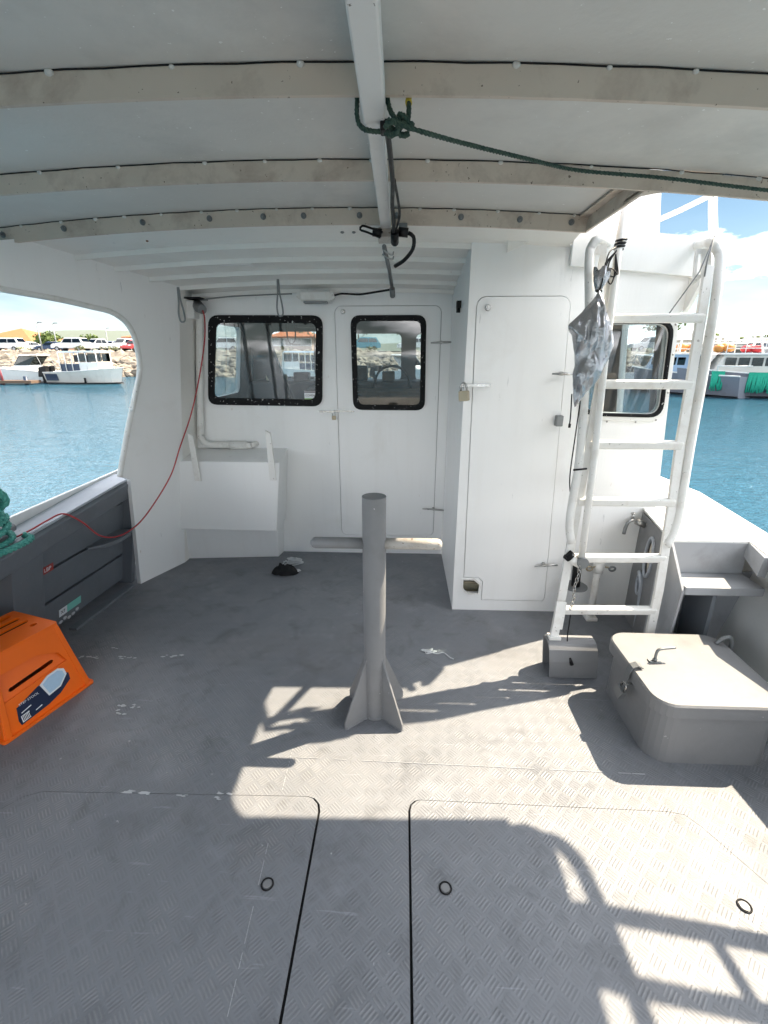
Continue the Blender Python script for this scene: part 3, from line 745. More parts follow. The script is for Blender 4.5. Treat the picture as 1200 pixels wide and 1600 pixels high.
# trimmer along the notch, an angle iron
mb = MB(); mb.bar((.835, 1.90, ZC(.83)-.030), (.835, 2.46, ZC(.83)-.030), .012, .062); mb.bar((.812, 1.92, ZC(.83)-.003), (.812, 2.45, ZC(.83)-.003), .044, .006)
mb.build('notch_trimmer', 'beam_paint', CAN)
# dark sealant line on each beam, and its lumps
for y, x1 in ((.78, XR), (1.34, XR), (1.90, XR), (2.455, .82)):
    n_ = 40; xs = [XL+(x1-XL)*i/n_ for i in range(n_+1)]
    MB().tube([(x, y-.007, ZC(x)+.001+.0015*math.sin(x*37)) for x in xs], .0019, 5).build('sealant_line', 'dark_gap', CAN)
    mb = MB(); x = XL+.1
    while x < x1:
        mb.sphere((x, y-.007, ZC(x)-.002), random.uniform(.005, .0095), 8, 6, (1.3, .8, .9)); x += random.uniform(.17, .33) if y < 2 else random.uniform(.14, .2)
    o = mb.build('sealant_lump', 'canopy_panel', CAN); o['kind'] = 'stuff'
def hexbolt(mb, x, y, z, r=.0088):
    mb.tube([(x, y, z), (x, y-.004, z)], r*1.5, 14); mb.tube([(x, y-.004, z), (x, y-.012, z)], r, 6); mb.tube([(x, y-.012, z), (x, y-.02, z)], r*.5, 8)
bp = None
for px in (0, 98, 223, 328, 412, 475, 562, 620, 720, 812, 893):
    p = PX(px, 345, 2.448); x = p.x
    if x > .81: x = .80
    if bp is None:
        mb = MB(); hexbolt(mb, 0, 0, 0); bp = mb.build('frame_bolt', 'galvanised', CAN); o = bp
    else: o = bp.copy(); col.objects.link(o)
    o.location = (x, 2.447, ZC(x)-.030)
# starboard edge rail of the canopy (its shadow falls on the hatch cover)
mb = MB(); mb.bar((XR, -1.35, ZC(XR)-.028), (XR, 1.903-RC_, ZC(XR)-.028), .012, .06); mb.ribbon([(XR-RC_+RC_*math.cos(R(a)), 1.903-RC_+RC_*math.sin(R(a)), ZC(XR-.05)-.028) for a in range(0, 91, 10)], .012, .06, (0, 0, 1)); mb.build('edge_beam', 'beam_paint', CAN)
mb = MB(); mb.bar((XL, -1.35, ZC(XL)-.028), (XL, 2.45, ZC(XL)-.028), .012, .06); mb.build('edge_beam', 'beam_paint', CAN)
mb = MB(); mb.tube(resample([(1.80, 1.885, 2.10), (1.90, 1.885, 2.10), (1.995, 1.870, 2.10), (2.045, 1.81, 2.10), (2.065, 1.70, 2.10), (2.075, 1.50, 2.095), (2.08, 1.2, 2.09), (2.08, .9, 2.09)], .02), .023, 10); mb.build('edge_rail', 'ladder_white', CAN)
for ya, yb in ((1.47, 1.68), (1.0, 1.30)): MB().box((1.92, ya, 2.085), (2.07, yb, 2.10)).build('rail_bracket', 'ladder_white', CAN)

# spine beam: deep aft length, slim forward length
mb = MB(); mb.bar((-.070, -1.2, 2.16), (-.070, .5, 2.16), .054, .06); mb.bar((-.070, .5, 2.16), (-.077, 1.366, 2.16), .054, .06)
mb.build('spine_beam', 'spine_paint', CAN, bevel=.005)
MB().bar((-.079, 1.366, 2.178), (-.088, 2.50, 2.168), .046, .05).build('spine_beam', 'spine_paint', CAN, bevel=.004)
MB().hexa([(-.125, 2.40, 2.11), (-.03, 2.40, 2.11), (-.03, 2.54, 2.11), (-.125, 2.54, 2.11)], [(-.12, 2.41, 2.15), (-.035, 2.41, 2.15), (-.035, 2.53, 2.15), (-.12, 2.53, 2.15)]).build('spine_shoe', 'handle_paint', CAN)
# support frame at the starboard canopy edge: twin raking pipes with rungs
SF = thing('canopy_support', (2.03, 1.4, .7), 'raking twin pipe support frame holding up the starboard canopy edge', 'support frame')
A0, A1 = V((2.04, 1.66, 2.10)), V((2.03, 1.06, .70)); B0, B1 = V((2.04, 1.49, 2.10)), V((2.03, .89, .70))
MB().tube([A0, A1], .026, 12).build('pipe', 'ladder_white', SF); MB().tube([B0, B1], .026, 12).build('pipe', 'ladder_white', SF)
for t in (.34, .72): MB().tube([A0.lerp(A1, t), B0.lerp(B1, t+.02)], .016, 8).build('rung', 'ladder_white', SF)
PF = thing('canopy_support', (-2.1, 1.0, .7), 'raking twin pipe support frame holding up the port canopy edge', 'support frame')
for y in (-.4, .8): MB().tube([(-2.12, y, 2.17), (-2.1, y-.2, .72)], .026, 12).build('pipe', 'ladder_white', PF)
for s_ in (-1, 1):
    for y in (-1.1,): MB().tube([(s_*2.0-.08, y, 2.15), (s_*2.0-.05, y, .72)], .026, 12).build('pipe', 'ladder_white', PF if s_ < 0 else SF)

# ---- port bulwark
PB = thing('port_bulwark', (-2.1, 0, 0), 'dark grey port bulwark with ribs, horizontal boards and pale capping', 'bulwark')
gz = lambda y: .70+.10*max(0, min(1, (y-1.9)/1.1))
# outer plating, inner boards
def xin(z, y): return -2.10+.16*(z/.8)+ (.05*max(0, y-2.3))
MB().plate([(-3.2, -1.05), (3.4, -1.05), (3.4, .82), (-3.2, .66)], [], lambda u, v, t: (-2.20+.10*v/.8+.06*max(0, u-2.3)-t, u, v), .02).build('hull_plating', 'boat_white', PB)
for z0, z1 in ((.03, .222), (.238, .425), (.441, .62)):
    MB().hexa([(xin(z0, 2.20)-.035, 2.20, z0), (xin(z0, 2.20), 2.20, z0), (xin(z0, 3.04)+.005, 3.04, z0), (xin(z0, 3.04)-.03, 3.04, z0)],
              [(xin(z1, 2.20)-.035, 2.20, z1), (xin(z1, 2.20), 2.20, z1), (xin(z1, 3.04)+.005, 3.04, z1), (xin(z1, 3.04)-.03, 3.04, z1)]).build('board', 'bulwark_grey', PB, bevel=.004)
def rib(y0, y1, proud, name='rib'):
    a = lambda z, y: (xin(z, y)+proud, y, z); b = lambda z, y: (xin(z, y)-.06, y, z)
    MB().hexa([b(0, y0), a(0, y0), a(0, y1), b(0, y1)], [b(.69, y0), a(.69, y0), a(.69, y1), b(.69, y1)]).build(name, 'bulwark_grey', PB, bevel=.004)
rib(2.02, 2.235, .030); rib(1.30, 1.50, .030); rib(.5, .7, .03); rib(-.4, -.2, .03); rib(-1.3, -1.1, .03)
rib(2.985, 3.03, .075)
MB().plate([(-3.2, 0), (2.02, 0), (2.02, .68), (-3.2, .68)], [], lambda u, v, t: (xin(v, u)-.10-t, u, v), .015).build('inner_plating', 'bulwark_grey', PB)
for z in (.33, .50):
    MB().bar((xin(z, 1.8)-.06, 1.5, z), (xin(z, 1.8)-.06, 2.06, z), .02, .014).build('stringer', 'bulwark_grey', PB)
# cap rail and its turned-down inner face
n_ = 30; ys = [-3.2+(3.07+3.2)*i/n_ for i in range(n_+1)]
xo = lambda y: -2.10+.075*max(0, y-2.1)/1.0+.03; xi = lambda y: -1.905+.05*max(0, y-2.2)
mb = MB(); vs = []; fs = []
for y in ys:
    z = gz(y)+.005; vs += [(xo(y)-.02, y, z), (xi(y), y, z), (xi(y), y, z-.012), (xo(y)-.02, y, z-.012)]
for i in range(n_):
    for j in range(4): fs.append((i*4+j, i*4+(j+1)%4, i*4+4+(j+1)%4, i*4+4+j))
fs += [(0,1,2,3), (n_*4+3, n_*4+2, n_*4+1, n_*4)]
mb.add(vs, fs).build('capping', 'cap_grey', PB)
mb = MB(); vs = []; fs = []
for y in ys:
    z = gz(y)-.008; vs += [(xi(y)-.006, y, z), (xi(y)+.014, y, z-.02), (xi(y)-.02, y, z-.13), (xi(y)-.035, y, z-.12)]
for i in range(n_):
    for j in range(4): fs.append((i*4+j, i*4+(j+1)%4, i*4+4+(j+1)%4, i*4+4+j))
fs += [(0,1,2,3), (n_*4+3, n_*4+2, n_*4+1, n_*4)]
mb.add(vs, fs).build('capping_flange', 'bulwark_grey', PB, bevel=.006)
# small curved shelf bracket
mb = MB(); L = [(-2.03, 2.62), (-1.97, 2.60), (-1.90, 2.66), (-1.86, 2.76), (-1.855, 2.88), (-1.88, 2.94), (-2.03, 2.94)]
mb.plate(L, [], FL(.445), .012); mb.plate([(-2.02, 2.66), (-1.93, 2.70), (-1.885, 2.80), (-1.885, 2.93), (-2.02, 2.93)], [], FL(.434), .03); mb.build('shelf_bracket', 'bulwark_grey', PB)
MB().bar((-2.0, 2.36, .008), (-1.96, 2.93, .008), .05, .016).build('foot_angle', 'bulwark_grey', PB)
# stickers on the boards
S1 = thing('bulwark_sticker', (xin(.44, 2.29)+.01, 2.30, .4), 'small dark red sticker with white letters on the port bulwark boards', 'sticker')
def on_rib(y, z, off=.002): return V((xin(z, y)+off, y, z))
def decal(parent, y0, y1, z0, z1, mat, name, off=.010):
    a = on_rib(y0, z0, off); b = on_rib(y1, z0, off); c = on_rib(y1, z1, off); d = on_rib(y0, z1, off)
    return MB().hexa([a-V((.0015,0,0)), b-V((.0015,0,0)), c-V((.0015,0,0)), d-V((.0015,0,0))], [a, b, c, d]).build(name, mat, parent)
decal(S1, 2.255, 2.335, .425, .470, 'label_red', 'backing')
text('lettering', 'LBP', .034, 'label_white', S1, frame(on_rib(2.29, .447, .0115), (.05, 1, 0), (.2, 0, 1)))
S2 = thing('bulwark_sticker', (xin(.1, 2.45)+.01, 2.45, .08), 'torn teal and white sticker low on the port bulwark beside the step stool', 'sticker')
decal(S2, 2.43, 2.55, .085, .135, 'label_teal', 'teal_half'); decal(S2, 2.365, 2.43, .085, .135, 'label_white', 'white_half')
text('lettering', 'X7', .03, 'black_plastic', S2, frame(on_rib(2.395, .11, .0115), (.05, 1, 0), (.2, 0, 1)))
mb = MB()
for i in range(5):
    y = 2.38+.035*i; a = on_rib(y, .045+.01*math.sin(i*2), .006); mb.sphere(a, .014, 7, 5, (.15, 1.3, .8))
mb.build('glue_residue', 'scuff', S2)

# ---- starboard side: side deck box, step and bulwark
SB = thing('starboard_bulwark', (1.9, 0, 0), 'starboard bulwark with white side deck, riser and grey step', 'bulwark')
n_ = 8
MB().plate([(1.46, 2.70), (1.385, 2.24), (1.775, 2.245), (1.72, 1.97), (1.79, 1.68), (1.82, 1.2), (1.84, -3.2), (1.95, -3.2), (1.94, 2.3), (1.90, 2.9), (1.85, 3.4), (1.78, 6.5), (1.52, 6.5), (1.50, 2.74), (1.46, 2.735)], [],
           lambda u, v, t: (u, v, .70+(.07*max(0, min(1, (v-2.3)/.6)) if u > 1.7 else .03*max(0, min(1, (v-2.3)/.5)))-t), .012).build('side_deck', 'side_deck_white', SB)
# riser facing inboard with two oval fairleads
def oval(cy, cz, ry, rz, n=14): return [(cy+ry*math.cos(2*math.pi*i/n), cz+rz*math.sin(2*math.pi*i/n)) for i in range(n)]
rx = lambda y: 1.385+.163*(y-2.24)
MB().plate([(2.24, 0), (2.70, 0), (2.70, .695), (2.24, .695)], [oval(2.47, .50, .05, .12), oval(2.53, .30, .035, .065)], lambda u, v, t: (rx(u)+t, u, v), .012).build('riser', 'hatch_grey', SB)
for cy, cz, ry, rz, mm in ((2.47, .50, .05, .12, 'cap_grey'), (2.53, .30, .035, .065, 'cap_grey')):
    MB().tube([(rx(y)-.004, y, z) for y, z in oval(cy, cz, ry, rz, 20)], .009, 8, closed=True).build('fairlead_ring', mm, SB)
MB().plate([(1.385, .52), (1.775, .52), (1.775, .69), (1.385, .69)], [], FR(2.24), .012).build('box_end', 'step_grey', SB)
MB().box((1.40, 2.075, .475), (1.78, 2.24, .52)).build('step', 'step_grey', SB, bevel=.005)
MB().hexa([(1.372, 2.09, .0), (1.384, 2.09, 0), (1.396, 2.24, 0), (1.384, 2.24, 0)], [(1.385, 2.075, .50), (1.397, 2.075, .50), (1.397, 2.24, .69), (1.385, 2.24, .69)]).build('step_cheek', 'step_grey', SB)
MB().plate([(1.38, 0), (1.98, 0), (1.98, .5), (1.38, .5)], [], FR(2.30), .01).build('recess_back', 'step_grey', SB)
xs_ = lambda z: 1.99-.16*(z/.8)
MB().plate([(-3.2, 0), (2.30, 0), (2.30, .69), (-3.2, .69)], [], lambda u, v, t: (xs_(v)+.02+t, u, v), .015).build('inner_plating', 'bulwark_grey', SB)
MB().plate([(-3.2, -1.05), (3.4, -1.05), (6.5, -1.05), (6.5, .75), (3.4, .74), (2.3, .69), (-3.2, .69)], [], lambda u, v, t: (1.93+.10*(v-.7)/.8-.05*max(0, u-2.3)+t, u, v), .02).build('hull_plating', 'boat_white', SB)
MB().hexa([(1.70, 2.05, .60), (1.74, 2.05, .59), (1.80, 2.24, .60), (1.76, 2.24, .62)], [(1.71, 2.05, .695), (1.745, 2.05, .695), (1.80, 2.24, .695), (1.77, 2.24, .695)]).build('knee', 'step_grey', SB)
mb = MB(); mb.ribbon([(1.85, -3.2, .64), (1.828, 1.2, .64), (1.798, 1.68, .64), (1.728, 1.99, .64)], .012, .118, (0, 0, 1)); mb.build('capping_flange', 'step_grey', SB, bevel=.003)
for y in (1.95, 1.35, .6, -.2, -1.0):
    MB().hexa([(xs_(0)-.10, y, 0), (xs_(0)+.02, y, 0), (xs_(0)+.02, y+.02, 0), (xs_(0)-.10, y+.02, 0)], [(1.73, y, .6), (xs_(.68)+.02, y, .68), (xs_(.68)+.02, y+.02, .68), (1.73, y+.02, .6)]).build('rib', 'bulwark_grey', SB)
    MB().bar((xs_(0)-.10, y-.02, .01), (1.73, y-.02, .62), .05, .012, (1, 0, 0)).build('rib_flange', 'step_grey', SB)
MB().hexa([(1.55, 2.09, 0), (1.57, 2.09, 0), (1.57, 2.29, 0), (1.55, 2.29, 0)], [(1.55, 2.09, .47), (1.57, 2.09, .47), (1.57, 2.29, .47), (1.55, 2.29, .47)]).build('recess_web', 'bulwark_grey', SB)
# stern transom and bow, outside the picture but part of the boat
HU = thing('hull', (0, 0, -1), 'white and grey boat hull below the deck with transom and bow', 'hull')
MB().box((-2.2, -3.26, -1.05), (2.02, -3.2, .70)).build('transom', 'boat_white', HU)
bow = [(-2.06, 3.41), (-1.90, 6.5), (-1.2, 9.3), (-.1, 10.6), (1.0, 9.3), (1.70, 6.52), (1.46, 6.52), (1.2, 8.3), (.7, 9.3), (-.1, 10.2), (-.9, 9.2), (-1.6, 6.5), (-1.74, 3.62), (-1.80, 3.41)]
MB().plate(bow, [], FL(.80), .02).build('side_deck', 'side_deck_white', HU)
MB().plate([(-1.74, 6.31), (1.52, 6.31), (1.46, 6.6), (1.2, 8.3), (.7, 9.3), (-.1, 10.2), (-.9, 9.2), (-1.6, 6.5)], [], FL(.795), .02).build('foredeck', 'side_deck_white', HU)
mb = MB(); out_l = [(-2.08, 3.4), (-1.92, 6.5), (-1.22, 9.35), (-.1, 10.65), (1.02, 9.35), (1.72, 6.52)]
for (xa, ya), (xb, yb) in zip(out_l, out_l[1:]):
    k = .55
    mb.add([(xa, ya, .79), (xb, yb, .79), (xb*.6-.04, yb*(1-.06)+.2, -1.1), (xa*.6-.04, ya*(1-.06)+.2, -1.1)], [(0,1,2,3)])
mb.build('bow_plating', 'boat_white', HU)
# ================================================================== LOOSE THINGS ON THE BOAT
# storage bench under the port window
BN = thing('storage_bench', (-1.3, 3.45, 0), 'white storage bench with a sloping top below the large cabin window', 'bench')
MB().hexa([(-1.735, 3.32, .30), (-.965, 3.30, .30), (-.965, 3.598, .30), (-1.735, 3.598, .30)], [(-1.665, 3.32, .845), (-.900, 3.30, .845), (-.905, 3.598, .895), (-1.66, 3.598, .895)]).build('box', 'white_paint', BN, bevel=.006)
MB().hexa([(-1.775, 3.42, 0), (-1.02, 3.49, 0), (-1.0, 3.598, 0), (-1.76, 3.598, 0)], [(-1.75, 3.37, .30), (-1.0, 3.44, .30), (-.98, 3.598, .30), (-1.73, 3.598, .30)]).build('plinth', 'white_paint', BN, bevel=.004)
for x, z0, z1 in ((-1.525, .70, 1.06), (-.955, .71, 1.085)):
    MB().hexa([(x-.028, 3.292, z0), (x+.022, 3.292, z0), (x+.022, 3.30, z0), (x-.028, 3.30, z0)], [(x-.028, 3.275, z1), (x+.010, 3.275, z1-.02), (x+.010, 3.30, z1-.02), (x-.028, 3.30, z1)]).build('strap_plate', 'trim_white', BN, bevel=.003)
# conduit, socket, junction box
CO = thing('conduit', (-1.56, 3.57, 1.4), 'white cable conduit running down beside the large window and along above the bench', 'conduit')
MB().tube(resample([(-1.47, 3.565, 1.90), (-1.50, 3.565, 1.70), (-1.575, 3.565, 1.08), (-1.582, 3.565, .985), (-1.545, 3.565, .935), (-1.48, 3.565, .925), (-1.22, 3.565, .923), (-1.185, 3.565, .925)], .02), .026, 12).build('pipe', 'trim_white', CO)
MB().tube([(-1.36, 3.565, .923), (-1.22, 3.565, .923)], .032, 12).build('coupling', 'trim_white', CO)
MB().tube(resample([(-1.19, 3.565, .925), (-1.165, 3.58, .93), (-1.155, 3.60, .93)], .01), .022, 10).build('elbow', 'trim_white', CO)
MB().tube([(-1.535, 3.57, 1.93), (-1.60, 3.57, .98)], .005, 6).build('edge_wire', 'galvanised', CO)
SO = thing('power_socket', (-1.45, 3.50, 1.9), 'weathered power socket box at the upper left of the cabin wall with a red cable', 'socket')
MB().box((-1.535, 3.46, 1.84), (-1.47, 3.59, 1.96)).build('box', 'trim_white', SO, bevel=.008)
MB().box((-1.54, 3.42, 1.965), (-1.40, 3.56, 1.975)).build('cover_flap', 'black_plastic', SO, bevel=.003)
MB().tube([(-1.46, 3.50, 1.925), (-1.40, 3.44, 1.895)], [.042, .030], 14).build('plug', 'galvanised', SO)
CB = MB().tube(resample([(-1.40, 3.44, 1.89), (-1.385, 3.42, 1.84), (-1.39, 3.40, 1.72), (-1.418, 3.37, 1.56), (-1.465, 3.32, 1.35), (-1.515, 3.27, 1.17), (-1.56, 3.15, .98), (-1.61, 3.06, .80), (-1.70, 2.93, .62), (-1.775, 2.84, .515), (-1.82, 2.70, .49), (-1.835, 2.55, .55), (-1.85, 2.44, .68), (-1.885, 2.36, .758), (-1.91, 2.27, .752), (-1.92, 2.14, .738), (-1.96, 1.98, .72)], .015), .0048, 8).build('power_cable', 'red_cable')
tag(CB, 'red electrical cable sagging from the wall socket down to the port bulwark', 'cable')
JB = thing('junction_box', (-.62, 3.5, 1.98), 'white lamp housing with rounded lugs under the roof above the cabin door', 'lamp housing')
MB().box((-.715, 3.45, 1.945), (-.505, 3.57, 2.015)).build('body', 'trim_white', JB, bevel=.012)
for x in (-.715, -.505): MB().tube([(x, 3.46, 1.985), (x, 3.54, 1.985)], .026, 14).build('lug', 'trim_white', JB)
MB().box((-.69, 3.44, 1.935), (-.53, 3.50, 1.947)).build('lens_strip', 'galvanised', JB)
W1 = MB().tube(resample([(-.49, 3.48, 1.985), (-.42, 3.44, 1.992), (-.30, 3.40, 1.983), (-.18, 3.35, 1.992), (-.095, 3.30, 1.998)], .01), .007, 6).build('lamp_wire', 'black_plastic')
tag(W1, 'black wire running from the lamp housing to the centre pipe under the roof', 'wire')
W2 = MB().tube(resample([(-1.40, 3.48, 1.965), (-1.2, 3.5, 1.985), (-.95, 3.5, 1.995), (-.78, 3.5, 2.0)], .02), .005, 6).build('ceiling_wire', 'galvanised')
tag(W2, 'thin grey wire running under the roof edge above the large window', 'wire')
PP = thing('centre_pipe', (-.09, 2.8, 2.06), 'short galvanised drop pipe hanging under the roof in front of the cabin door', 'pipe')
MB().tube([(-.10, 2.55, 2.10), (-.085, 2.95, 2.055), (-.075, 3.22, 1.99)], .011, 10).build('pipe', 'galvanised', PP)
MB().tube([(-.075, 3.20, 1.995), (-.073, 3.25, 1.955)], .017, 10).build('end_cap', 'galvanised', PP)
for k in range(2): MB().tube(resample([(-.11, 2.57+.03*k, 2.095-.02*k), (-.085, 2.57, 2.075-.02*k), (-.06, 2.58, 2.068-.02*k), (-.055, 2.6, 2.085-.02*k)], .006), .004, 6).build('shackle', 'steel', PP)
# wire loops hanging from roof
LP = []
for (x, y, z, h, lab) in ((-1.40, 3.10, 1.995, .20, 'wire loop hanging from the roof beside the port wing plate'), (-.797, 3.20, 2.05, .215, 'wire loop hanging from the roof in front of the large window')):
    pts = [(x-.003, y, z), (x-.008, y, z-h*.4), (x-.018, y, z-h*.75), (x-.012, y, z-h*.97), (x+.004, y, z-h), (x+.018, y, z-h*.94), (x+.016, y, z-h*.7), (x+.005, y, z-h*.35), (x+.003, y, z)]
    mb = MB().tube(resample(pts, .01), .0055, 6); o = mb.build('wire_loop', 'galvanised'); tag(o, lab, 'wire loop', 'wire loops under the roof')
# black cables and clamp at the forward end of the spine
BCB = thing('spine_cable', (-.06, 1.9, 2.1), 'black cable strapped along the overhead spine beam and curling at its end', 'cable')
MB().tube(resample([(-.048, 1.37, 2.128), (-.044, 1.5, 2.128), (-.041, 1.75, 2.126), (-.048, 2.0, 2.13), (-.046, 2.2, 2.12), (-.052, 2.36, 2.11)], .02), .0075, 8).build('cable', 'black_plastic', BCB)
MB().tube(resample([(-.036, 1.74, 2.13), (-.026, 1.95, 2.13), (-.022, 2.15, 2.13), (-.040, 2.33, 2.115)], .02), .005, 8).build('cable', 'black_plastic', BCB)
MB().box((-.063, 1.345, 2.112), (-.035, 1.385, 2.135)).build('cable_tie', 'black_plastic', BCB, bevel=.004)
MB().tube([(-.045, 2.33, 2.115), (-.045, 2.40, 2.085)], .018, 10).build('gland', 'black_plastic', BCB)
MB().tube([(-.03, 2.38, 2.125), (.015, 2.38, 2.12)], .02, 12).build('gland', 'black_plastic', BCB)
MB().tube([(-.145, 2.38, 2.125), (-.105, 2.38, 2.12)], .018, 12).build('gland', 'black_plastic', BCB)
MB().tube(resample([(.015, 2.38, 2.12), (.040, 2.385, 2.105), (.038, 2.40, 2.06), (.0, 2.43, 2.02), (-.045, 2.47, 2.0)], .01), .009, 8).build('cable', 'black_plastic', BCB)
MB().tube(resample([(-.10, 2.37, 2.12), (-.15, 2.36, 2.135), (-.19, 2.36, 2.145), (-.20, 2.36, 2.13), (-.17, 2.36, 2.12), (-.11, 2.37, 2.10)], .01), .005, 6).build('cable', 'black_plastic', BCB)
MB().box((-.028, 2.42, 2.13), (.012, 2.445, 2.17)).build('clamp', 'galvanised', BCB, bevel=.004)
# green rope: tied round spine, running off to starboard
GR = thing('overhead_rope', (.3, 1.5, 2.1), 'thin green rope knotted round the overhead spine beam and led off to starboard', 'rope')
MB().rope([(-.02, 1.285, 2.10), (.03, 1.29, 2.087), (.15, 1.40, 2.10), (.34, 1.56, 2.12), (.53, 1.70, 2.135), (.80, 1.72, 2.118), (1.14, 1.735, 2.085), (1.5, 1.76, 2.06), (1.93, 1.80, 2.05)], .0056, .038, step=.007).build('line', 'rope_green', GR)
MB().rope([(-.030, 1.375, 2.12), (-.060, 1.372, 2.118), (-.10, 1.37, 2.122), (-.118, 1.368, 2.14), (-.118, 1.36, 2.18), (-.112, 1.35, 2.205)], .0062, .028, step=.006).build('loop', 'rope_green', GR)
kc = V((-.012, 1.30, 2.103))
for k in range(5):
    a = k*1.3; ax = V((math.cos(a), math.sin(a)*.6, math.sin(a*2)*.4)).normalized(); b = ax.cross(V((.3, .4, 1))).normalized()
    off = V((random.uniform(-.024, .024), random.uniform(-.01, .01), random.uniform(-.008, .012)))
    MB().rope([kc+off+(ax*math.cos(t)+b*math.sin(t))*.015 for t in [i*.7 for i in range(9)]], .0068, .026, step=.006).build('knot_turn', 'rope_green', GR)
MB().rope([(-.02, 1.30, 2.11), (-.036, 1.33, 2.14), (-.045, 1.36, 2.175), (-.046, 1.40, 2.21)], .0062, .028, step=.006).build('tail', 'rope_green', GR)
MB().rope([(.004, 1.30, 2.11), (.006, 1.34, 2.15), (.004, 1.38, 2.195), (.004, 1.42, 2.225)], .0062, .028, step=.006).build('tail', 'rope_green', GR)
for t in (1.355, 1.372, 1.389): MB().tube([(.0055, t, 2.165+(t-1.355)*1.15), (.005, t+.009, 2.176+(t-1.355)*1.15)], .0080, 8).build('tape', 'yellow_tape', GR)
MB().bar((-.045, 1.42, 2.215), (.01, 1.42, 2.215), .012, .02).build('rope_eye_plate', 'canopy_panel', GR)

# ---- mooring post
MP = thing('mooring_post', (-.108, 1.752, 0), 'grey mooring post with cross bars and triangular gussets in the middle of the deck', 'mooring post')
MB().tube([(-.112, 1.75, 0), (-.108, 1.74, 1.07)], .0485, 40, cap=False).build('tube', 'post_grey', MP)
MB().tube([(-.108, 1.74, 1.060), (-.108, 1.74, 1.071)], .0485, 40).build('top_cap', 'post_grey', MP, bevel=.003)
for x0, x1 in ((-.150, -.352), (-.066, .150)):
    s_ = -1 if x1 < x0 else 1
    MB().tube([(x0, 1.742, .868), (x1, 1.742, .868), (x1+s_*.010, 1.742, .868), (x1+s_*.018, 1.742, .868)], [.0235, .0235, .020, .010], 20).build('cross_bar', 'handle_paint' if s_ > 0 else 'post_grey', MP)  # port bar takes a darker paint, the post's shade put into its colour
for dx, dy in ((-1, -.85), (1, -.85), (1, .85), (-1, .85)):
    d = V((dx, dy, 0)).normalized(); c = V((-.111, 1.75, 0)); n = V((-d.y, d.x, 0))*.005
    a = c+d*.044; b = c+d*.170
    pts = [a, b, b+V((0, 0, .035)), a+V((0, 0, .33))]
    MB().add([p+n for p in pts]+[p-n for p in pts], [(0,1,2,3), (7,6,5,4), (0,4,5,1), (1,5,6,2), (2,6,7,3), (3,7,4,0)]).build('gusset', 'post_grey', MP, bevel=.0015, seg=1)
mb = MB(); mb.tube([(-.111+.0495*math.cos(a), 1.75+.0495*math.sin(a), .004) for a in [i*math.pi/12 for i in range(24)]], .005, 6, closed=True); mb.build('weld_bead', 'post_grey', MP)
for dx, dy in ((-1, -.85), (1, -.85), (1, .85), (-1, .85)):
    d = V((dx, dy, 0)).normalized(); c = V((-.111, 1.75, 0)); n = V((-d.y, d.x, 0)); w_ = MB()
    for sg in (-1, 1):
        w_.tube([c+d*(.05+.12*i/16)+n*sg*(.006+.001*math.sin(i*2.3))+V((0, 0, .003)) for i in range(17)], [.0035+.0012*math.sin(i*1.9) for i in range(17)], 6)
        w_.tube([c+d*.049+n*sg*.006+V((0, 0, .01+.31*i/24)) for i in range(25)], [.0028+.001*math.sin(i*2.1) for i in range(25)], 6)
    w_.build('weld_bead', 'post_grey', MP)
for z, x in ((.42, -.103), (.455, -.098), (.37, -.115)): MB().sphere((x, 1.703, z), .009, 8, 5, (1, .2, .6)).build('paint_chip', 'scuff', MP)

# ---- hatch locker
HL = thing('hatch_locker', (1.27, 1.75, 0), 'raised grey hatch box with a pale lid, handle and hasp on the starboard deck', 'hatch box')
def loftbox(loops, name, mat, parent, bevel=0):
    mb = MB(); n = len(loops[0][1]); vs = []; fs = []
    for z, L in loops: vs += [(x, y, z) for x, y in L]
    for i in range(len(loops)-1):
        for j in range(n): fs.append((i*n+j, i*n+(j+1)%n, (i+1)*n+(j+1)%n, (i+1)*n+j))
    fs.append(tuple(range(n))[::-1]); fs.append(tuple((len(loops)-1)*n+j for j in range(n)))
    b = len(mb.v); mb.add(vs, fs); 
    return mb.build(name, mat, parent, bevel=bevel)
loftbox([(0, rr(1.035, 1.515, 1.535, 2.0, .09)), (.05, rr(1.035, 1.515, 1.535, 2.0, .09)), (.262, rr(1.040, 1.52, 1.53, 1.995, .085))], 'coaming', 'hatch_grey', HL)
loftbox([(.240, rr(1.018, 1.502, 1.548, 2.012, .085)), (.292, rr(1.018, 1.502, 1.548, 2.012, .085)), (.300, rr(1.024, 1.508, 1.542, 2.006, .08))], 'lid', 'hatch_grey', HL)
MB().box((1.115, 1.765, .300), (1.165, 1.795, .306)).tube([(1.14, 1.78, .305), (1.14, 1.78, .318)], .010, 10).build('handle_plate', 'galvanised', HL)
MB().tube(resample([(1.14, 1.78, .306), (1.142, 1.782, .345), (1.150, 1.784, .360), (1.17, 1.786, .365), (1.225, 1.792, .368)], .006), .0062, 10).build('handle', 'galvanised', HL)
